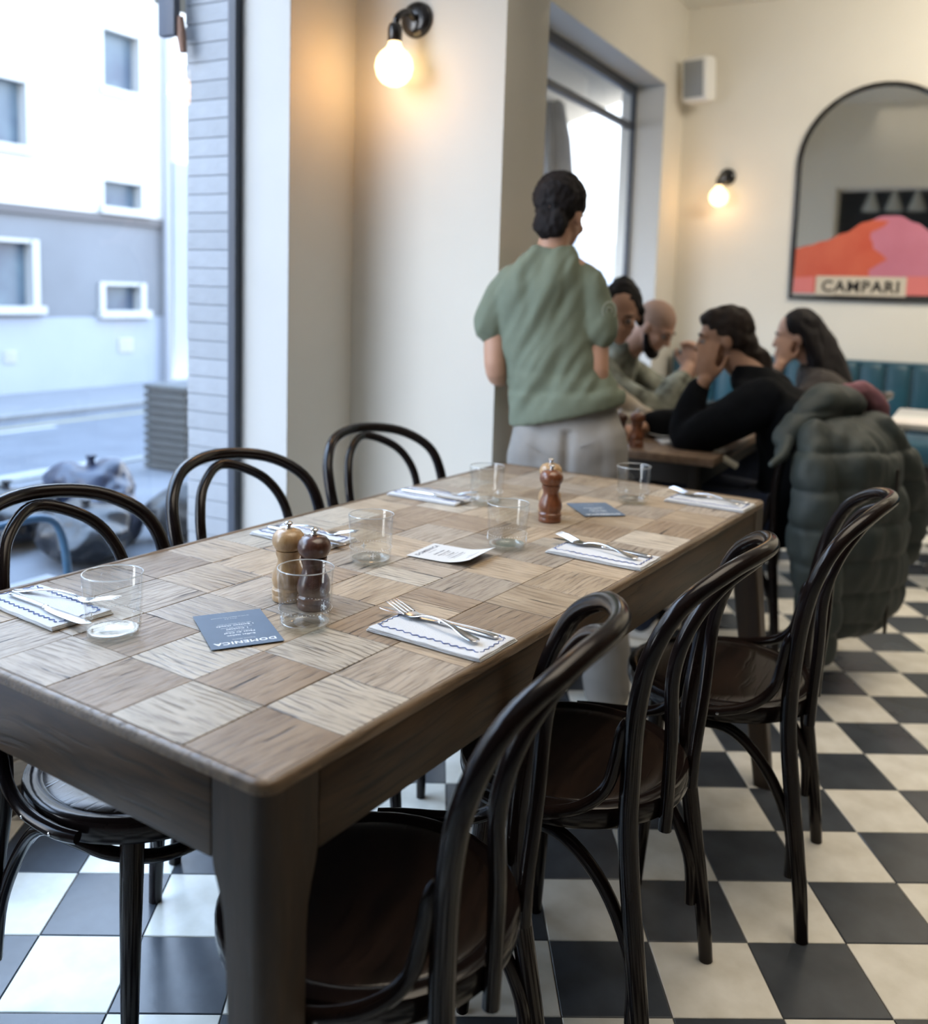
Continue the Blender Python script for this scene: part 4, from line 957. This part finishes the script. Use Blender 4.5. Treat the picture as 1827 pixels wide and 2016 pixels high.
def legs(bm, kx=.13, hip=(.09, 0, .50), ky=.42, lift=0, rad=(.085, .07, .05, .04)):
    for s in (-1, 1): limb(bm, [(s*hip[0], hip[1], hip[2]), (s*kx, ky*.6, .515), (s*kx, ky, .48), (s*kx, ky-.01, .25), (s*kx, ky+.0, .08)], [rad[0], rad[0]*.95, rad[1], rad[2], rad[3]])
def shoes(P, m_, kx=.13, ky=.42):
    for s in (-1, 1):
        bm = BM(); ell(bm, (s*kx, ky-.02, .05), (.04, .05, .045)); ell(bm, (s*kx, ky+.08, .036), (.043, .10, .034)); box(bm, (s*kx, ky+.035, .008), (.07, .23, .014)); fuse('shoe', bm, m_, P, .008, 2)
M_blk = mat('black_knit', (.004, .005, .007), .95, bump=.3, bs=260, spec=.15); M_jean = mat('dark_blue_denim', (.018, .028, .060), .85, var=.2, vs=14)

# ---- woman in the black sweater, chin in her left hand
P = person('seated person in a black sweater with brown hair tied back, leaning face on hand', (1.235, 3.375, 0), 155)
H = TM((0.01, .20, 1.135), 12, 8, 0)
bm = BM(); head(bm, H)
limb(bm, [(0, .07, .98), (.0, .12, 1.03), (.005, .17, 1.08)], [.065, .056, .052], 3)
loft(bm, [(0, -.05, .46, .15, .12), (0, -.07, .62, .13, .10), (0, -.03, .80, .14, .10), (0, .04, .94, .13, .085), (0, .07, 1.0, .07, .06)])
E_ = (-.145, .30, .775); WR = (-.082, .245, .985)
limb(bm, [(-.17, .06, .95), (-.18, .18, .84), E_, (-.10, .285, .90), WR], [.05, .045, .038, .032, .026])
limb(bm, [(.17, .06, .95), (.19, .17, .82), (.16, .30, .785), (.08, .42, .79), (.0, .48, .785)], [.05, .045, .038, .032, .025])
hand(bm, frame(WR, (.12, .0, 1), (-1, .1, .1)), 1, .22, 1.1); hand(bm, frame((-.02, .49, .785), (-.9, .4, 0), (0, 0, 1)), 1, .5)
legs(bm); fuse('body', bm, M_skin3, P, .0065, 3); eyes(P, H)
bm = BM(); ell(bm, (0, -.024, .044), (.080, .092, .083), H, 4); ell(bm, (0, -.075, -.03), (.066, .046, .075), H, 4); limb(bm, [(0, -.075, -.06), (0, -.115, -.09), (0, -.125, -.15), (0, -.11, -.20)], [.045, .05, .042, .02], 4, 14, H); ell(bm, (0, .02, .078), (.064, .062, .042), H)
for s in (-1, 1): ell(bm, (s*.045, -.04, .005), (.036, .045, .05), H)
fuse('hair', bm, M_hairb, P, .007, 2, lambda p: .006*noise.noise(p*35))
bm = BM(); loft(bm, [(0, -.08, .43, .185, .155), (0, -.10, .52, .19, .165), (0, -.13, .65, .190, .170), (0, -.12, .78, .205, .180), (0, -.05, .90, .210, .160), (0, .045, .97, .175, .115), (0, .075, 1.015, .095, .085), (0, .10, 1.045, .065, .066)], 32, 4)
limb(bm, [(-.15, .03, .935), (-.195, .12, .87), (-.175, .24, .795), (-.150, .295, .785), (-.105, .285, .90), (-.075, .268, .955)], [.085, .078, .068, .060, .054, .045], 6, 18)
limb(bm, [(.15, .03, .935), (.20, .13, .86), (.17, .28, .800), (.08, .40, .80), (.03, .46, .795)], [.085, .076, .064, .055, .045], 6, 18)
fuse('sweater', bm, M_blk, P, .009, 4, fold(.008, 9, 3))
bm = BM(); loft(bm, [(0, -.03, .42, .17, .14), (0, -.04, .50, .18, .15), (0, -.05, .60, .165, .13)], 28); legs(bm, rad=(.098, .085, .07, .062)); fuse('trousers', bm, M_jean, P, .01, 3, fold(.006, 12, 5)); shoes(P, M_china)
bm = BM(); tube(bm, cr_([(-.200, .10, .70), (-.215, .14, .725), (-.205, .18, .745)], 4), .012, 8); obj('cardigan_tie', bm, mat('cream_cord', (.55, .52, .42), .8), P)

# ---- woman with long dark hair
P = person('seated person with very long dark hair and dark jacket, behind the black sweater', (1.765, 4.275, 0), 158)
H = TM((.0, .12, 1.125), 5, 10)
bm = BM(); head(bm, H)
limb(bm, [(0, .0, .96), (.0, .04, 1.01), (.0, .09, 1.07)], [.062, .052, .048], 3)
loft(bm, [(0, -.04, .46, .15, .12), (0, -.06, .62, .125, .10), (0, -.04, .80, .135, .10), (0, 0, .93, .125, .08), (0, .01, .98, .07, .06)])
limb(bm, [(-.16, .0, .93), (-.20, .10, .82), (-.16, .24, .78), (-.12, .22, .90), (-.09, .18, 1.0)], [.048, .042, .036, .03, .025])
limb(bm, [(.16, .0, .93), (.20, .10, .82), (.15, .26, .78), (.06, .38, .785)], [.048, .042, .036, .026])
hand(bm, frame((-.088, .175, 1.0), (.2, -.05, 1), (-1, .2, 0)), 1, .3); hand(bm, frame((.05, .39, .785), (-.8, .6, 0), (0, 0, 1)), 1, .4)
legs(bm); fuse('body', bm, M_skin2, P, .0075, 3); eyes(P, H)
bm = BM(); ell(bm, (0, -.028, .040), (.084, .094, .088), H, 4)
for s in (-1, 1):
    limb(bm, [(s*.045, -.01, .06), (s*.068, -.035, .02), (s*.075, -.05, -.05), (s*.075, -.07, -.12)], [.035, .028, .03, .03], 4, 10, H)
limb(bm, [(0, -.045, .05), (0, -.085, -.05), (-.01, -.125, -.20), (-.02, -.150, -.35), (-.02, -.150, -.47)], [.07, .082, .088, .078, .045], 5, 20, H)
limb(bm, [(.05, -.06, -.0), (.07, -.10, -.2), (.06, -.12, -.38)], [.04, .05, .04], 5, 14, H); limb(bm, [(-.05, -.06, 0), (-.075, -.09, -.2), (-.07, -.12, -.38)], [.04, .05, .04], 5, 14, H)
fuse('hair', bm, M_hair, P, .008, 2, lambda p: .006*noise.noise(V((p.x*40, p.y*40, p.z*6))))
M_jk = mat('dark_brown_jacket', (.030, .024, .022), .8, var=.2, vs=10)
bm = BM(); loft(bm, [(0, -.05, .44, .18, .14), (0, -.07, .62, .18, .14), (0, -.06, .78, .195, .14), (0, -.02, .90, .20, .125), (0, .005, .96, .16, .10), (0, .02, 1.0, .08, .075)], 30, 4)
limb(bm, [(-.15, -.01, .91), (-.21, .09, .82), (-.165, .23, .785), (-.125, .22, .88), (-.105, .20, .94)], [.075, .066, .058, .05, .043], 5, 16); limb(bm, [(.15, -.01, .91), (.21, .09, .82), (.155, .24, .785), (.09, .34, .79)], [.075, .066, .058, .045], 5, 16)
fuse('jacket', bm, M_jk, P, .01, 3, fold(.008, 9, 8))
bm = BM(); legs(bm, rad=(.095, .085, .07, .06)); fuse('trousers', bm, M_jean, P, .011, 3); shoes(P, M_sb)

# ---- bald man in the camouflage jacket
P = person('seated person with shaved head and olive camouflage jacket, hands clasped before face', (.765, 4.465, 0), -28)
H = TM((.035, .275, 1.150), -8, 36)
bm = BM(); head(bm, H, 1.1)
limb(bm, [(0, .08, 1.0), (.01, .16, 1.06), (.022, .22, 1.11)], [.07, .064, .058], 3)
loft(bm, [(0, -.03, .46, .16, .13), (0, -.03, .62, .15, .12), (0, .0, .80, .165, .12), (0, .05, .96, .15, .09), (0, .07, 1.02, .08, .07)])
wr = (.045, .44, .975); wl_ = (-.035, .44, .975)
limb(bm, [(.19, .06, .96), (.23, .20, .84), (.20, .36, .79), (.12, .41, .89), wr], [.055, .05, .042, .036, .029]); limb(bm, [(-.19, .06, .96), (-.23, .20, .84), (-.18, .36, .79), (-.10, .41, .89), wl_], [.055, .05, .042, .036, .029])
hand(bm, frame(wr, (-.25, -.05, 1), (1, .1, .2)), -1, .55, .4); hand(bm, frame(wl_, (.25, -.05, 1), (-1, .1, .2)), 1, .55, .4)
legs(bm, kx=.15, hip=(.1, 0, .5)); fuse('body', bm, M_skin2, P, .007, 3); eyes(P, H)
bm = BM(); ell(bm, (0, -.016, .034), (.0745, .0925, .0865), H, 4); 
fuse('stubble', bm, mat('cropped_grey_hair', (.40, .26, .195), .8, col2=(.46, .30, .23), vs=30), P, .006, 1)
bm = BM(); limb(bm, [(-.062, .01, -.04), (-.045, .045, -.085), (0, .070, -.105), (.045, .045, -.085), (.062, .01, -.04)], [.014, .022, .026, .022, .014], 5, 12, H); fuse('beard', bm, M_hair, P, .006, 2, lambda p: .003*noise.noise(p*60))
M_camo = mat('camouflage_cloth', (.045, .048, .030), .85, col2=(.34, .36, .30), vs=14, bump=.1, bs=200)
bm = BM(); loft(bm, [(0, -.04, .44, .20, .16), (0, -.04, .60, .20, .165), (0, -.02, .78, .215, .165), (0, .03, .92, .225, .145), (0, .07, 1.0, .17, .115), (0, .10, 1.045, .10, .095), (0, .12, 1.075, .088, .085)], 32, 4)
limb(bm, [(.17, .04, .945), (.245, .17, .86), (.215, .34, .800), (.145, .40, .87), (.10, .425, .915)], [.09, .080, .070, .060, .052], 5, 18); limb(bm, [(-.17, .04, .945), (-.245, .17, .86), (-.195, .34, .800), (-.13, .40, .87), (-.085, .425, .915)], [.09, .080, .070, .060, .052], 5, 18)
fuse('jacket', bm, M_camo, P, .01, 3, fold(.010, 9, 12))
bm = BM(); legs(bm, kx=.15, hip=(.1, 0, .5), rad=(.1, .09, .075, .065)); fuse('trousers', bm, M_jean, P, .011, 3); shoes(P, M_sb, .15)

# ---- woman beside him, dark hair in a bun, partly hidden by the waiter
P = person('seated person with dark gathered hair and beige top, half hidden by the standing waiter', (.52, 3.93, 0), -30)
H = TM((.0, .25, 1.215), -72, 24)
bm = BM(); head(bm, H)
limb(bm, [(0, .04, 1.03), (.0, .13, 1.09), (.0, .21, 1.15)], [.06, .052, .048], 3)
loft(bm, [(0, -.02, .46, .15, .12), (0, -.02, .64, .125, .10), (0, .0, .82, .135, .10), (0, .03, .98, .125, .08), (0, .04, 1.04, .07, .06)])
limb(bm, [(.16, .03, .98), (.19, .14, .86), (.16, .28, .79), (.06, .38, .785)], [.048, .042, .035, .026]); limb(bm, [(-.16, .03, .98), (-.19, .14, .86), (-.16, .28, .79), (-.06, .38, .785)], [.048, .042, .035, .026])
hand(bm, frame((.05, .385, .785), (-.8, .6, 0), (0, 0, 1)), 1, .4); hand(bm, frame((-.05, .385, .785), (.8, .6, 0), (0, 0, 1)), -1, .4)
legs(bm); fuse('body', bm, M_skin, P, .0075, 3); eyes(P, H)
bm = BM(); ell(bm, (0, -.028, .040), (.082, .092, .086), H, 4); ell(bm, (0, -.08, .08), (.05, .045, .045), H, 4); limb(bm, [(.07, .0, .02), (.078, -.02, -.05), (.07, -.03, -.13)], [.024, .026, .015], 4, 10, H); limb(bm, [(-.07, -.01, .02), (-.075, -.03, -.05)], [.024, .02], 4, 10, H); ell(bm, (0, -.075, -.03), (.06, .035, .06), H)
fuse('hair', bm, M_hair, P, .007, 2, lambda p: .006*noise.noise(p*38))
bm = BM(); loft(bm, [(0, -.02, .44, .17, .14), (0, -.02, .64, .165, .135), (0, .0, .80, .18, .135), (0, .02, .94, .185, .12), (0, .035, 1.01, .15, .095), (0, .05, 1.05, .08, .075)], 30, 4)
limb(bm, [(.14, .02, .965), (.20, .13, .87), (.165, .27, .795), (.09, .35, .79)], [.07, .062, .055, .042], 5, 16); limb(bm, [(-.14, .02, .965), (-.20, .13, .87), (-.165, .27, .795), (-.09, .35, .79)], [.07, .062, .055, .042], 5, 16)
fuse('top', bm, mat('beige_knit', (.42, .36, .28), .9, var=.05), P, .01, 3, fold(.008, 9, 17))
bm = BM(); loft(bm, [(0, .03, 1.0, .13, .105), (0, .05, 1.045, .12, .11), (0, .075, 1.09, .085, .085), (0, .085, 1.105, .07, .07)], 28, 3); fuse('scarf', bm, mat('blue_grey_scarf', (.17, .20, .26), .9), P, .009, 3, fold(.010, 18, 22))
bm = BM(); legs(bm, rad=(.095, .085, .07, .06)); fuse('trousers', bm, M_jean, P, .011, 3); shoes(P, M_sb)
for x, y, h, lab in ((.70, 4.53, -28, 'black bentwood chair under the man with the shaved head'), (.46, 3.97, -30, 'black bentwood chair under the person behind the waiter')):
    o = copytree(ch0); o.location = (x, y, 0); o.rotation_euler = (0, 0, R(h-90)); o['label'] = lab; o['group'] = 'chairs at the second table'

# ================================================================ COAT AND SCARF on the chair back
ca = sweater_chair.rotation_euler.z
CB = V((1.20, 3.38, 0)) + Matrix.Rotation(ca, 3, 'Z') @ V((-.055, -.30, 0))
M_puff = mat('dark_green_padded_nylon', (.024, .034, .033), .62, col2=(.034, .046, .043), vs=6, bump=.25, bs=22)
ct = thing('padded_coat', 'dark green padded winter coat hung over the chair of the guest in black', 'coat', CB, ca)   # local x across the back, y towards the seat
def quilt(p): return -.010*(1-abs(math.sin(p.z*PI/.115+.35*math.sin(p.x*7))))**3+.020*noise.noise(V((p.x*7, p.y*7, p.z*5)))+.009*noise.noise(V((p.x*20, p.y*20, p.z*12)))
bm = BM()
loft(bm, [(-.03, .05, .925, .06, .045), (-.03, .03, .905, .16, .085), (-.03, -.02, .86, .225, .115), (-.02, -.06, .78, .255, .13), (-.01, -.075, .65, .265, .135), (.0, -.08, .52, .28, .14), (.02, -.08, .40, .29, .14), (.03, -.08, .30, .27, .13), (.04, -.08, .22, .22, .11), (.04, -.08, .17, .12, .07)], 36, 5)
limb(bm, [(.16, -.05, .84), (.27, -.09, .72), (.33, -.10, .55), (.35, -.10, .42)], [.075, .085, .085, .07], 6, 18)
limb(bm, [(-.20, -.03, .86), (-.27, -.07, .72), (-.28, -.10, .50), (-.26, -.11, .28), (-.25, -.11, .16)], [.06, .075, .078, .070, .055], 6, 18)
fuse('shell', bm, M_puff, ct, .009, 2, quilt)
bm = BM(); limb(bm, [(-.30, .02, .80), (-.24, .035, .86), (-.14, .02, .925), (-.02, .02, .945), (.10, .02, .93)], [.028, .045, .060, .066, .055], 6, 18); fuse('hood', bm, M_puff, ct, .009, 2, quilt)
bm = BM(); tube(bm, [(.02+.006*math.sin(z*9), -.212+.02*abs(z-.5), z) for z in [.2+.05*k for k in range(12)]], .006, 6); obj('zip', bm, M_dk, ct)
bm = BM(); limb(bm, [(-.40, .0, .775), (-.34, .0, .80), (-.28, .02, .84)], [.012, .018, .025], 5, 12); fuse('drawcord_flap', bm, M_puff, ct, .008, 2)
sc = thing('scarf', 'dusty pink scarf lying over the shoulder of the green coat', 'scarf', CB+V((.08, .10, 0)), ca)
bm = BM(); limb(bm, [(-.12, .02, .935), (-.04, .0, .965), (.04, -.02, .975), (.09, -.05, .93), (.11, -.07, .85), (.11, -.08, .78)], [.022, .035, .038, .036, .034, .026], 6, 16); fuse('cloth', bm, mat('dusty_pink_wool', (.27, .12, .14), .9, var=.08, vs=20), sc, .008, 2, fold(.008, 22, 9))
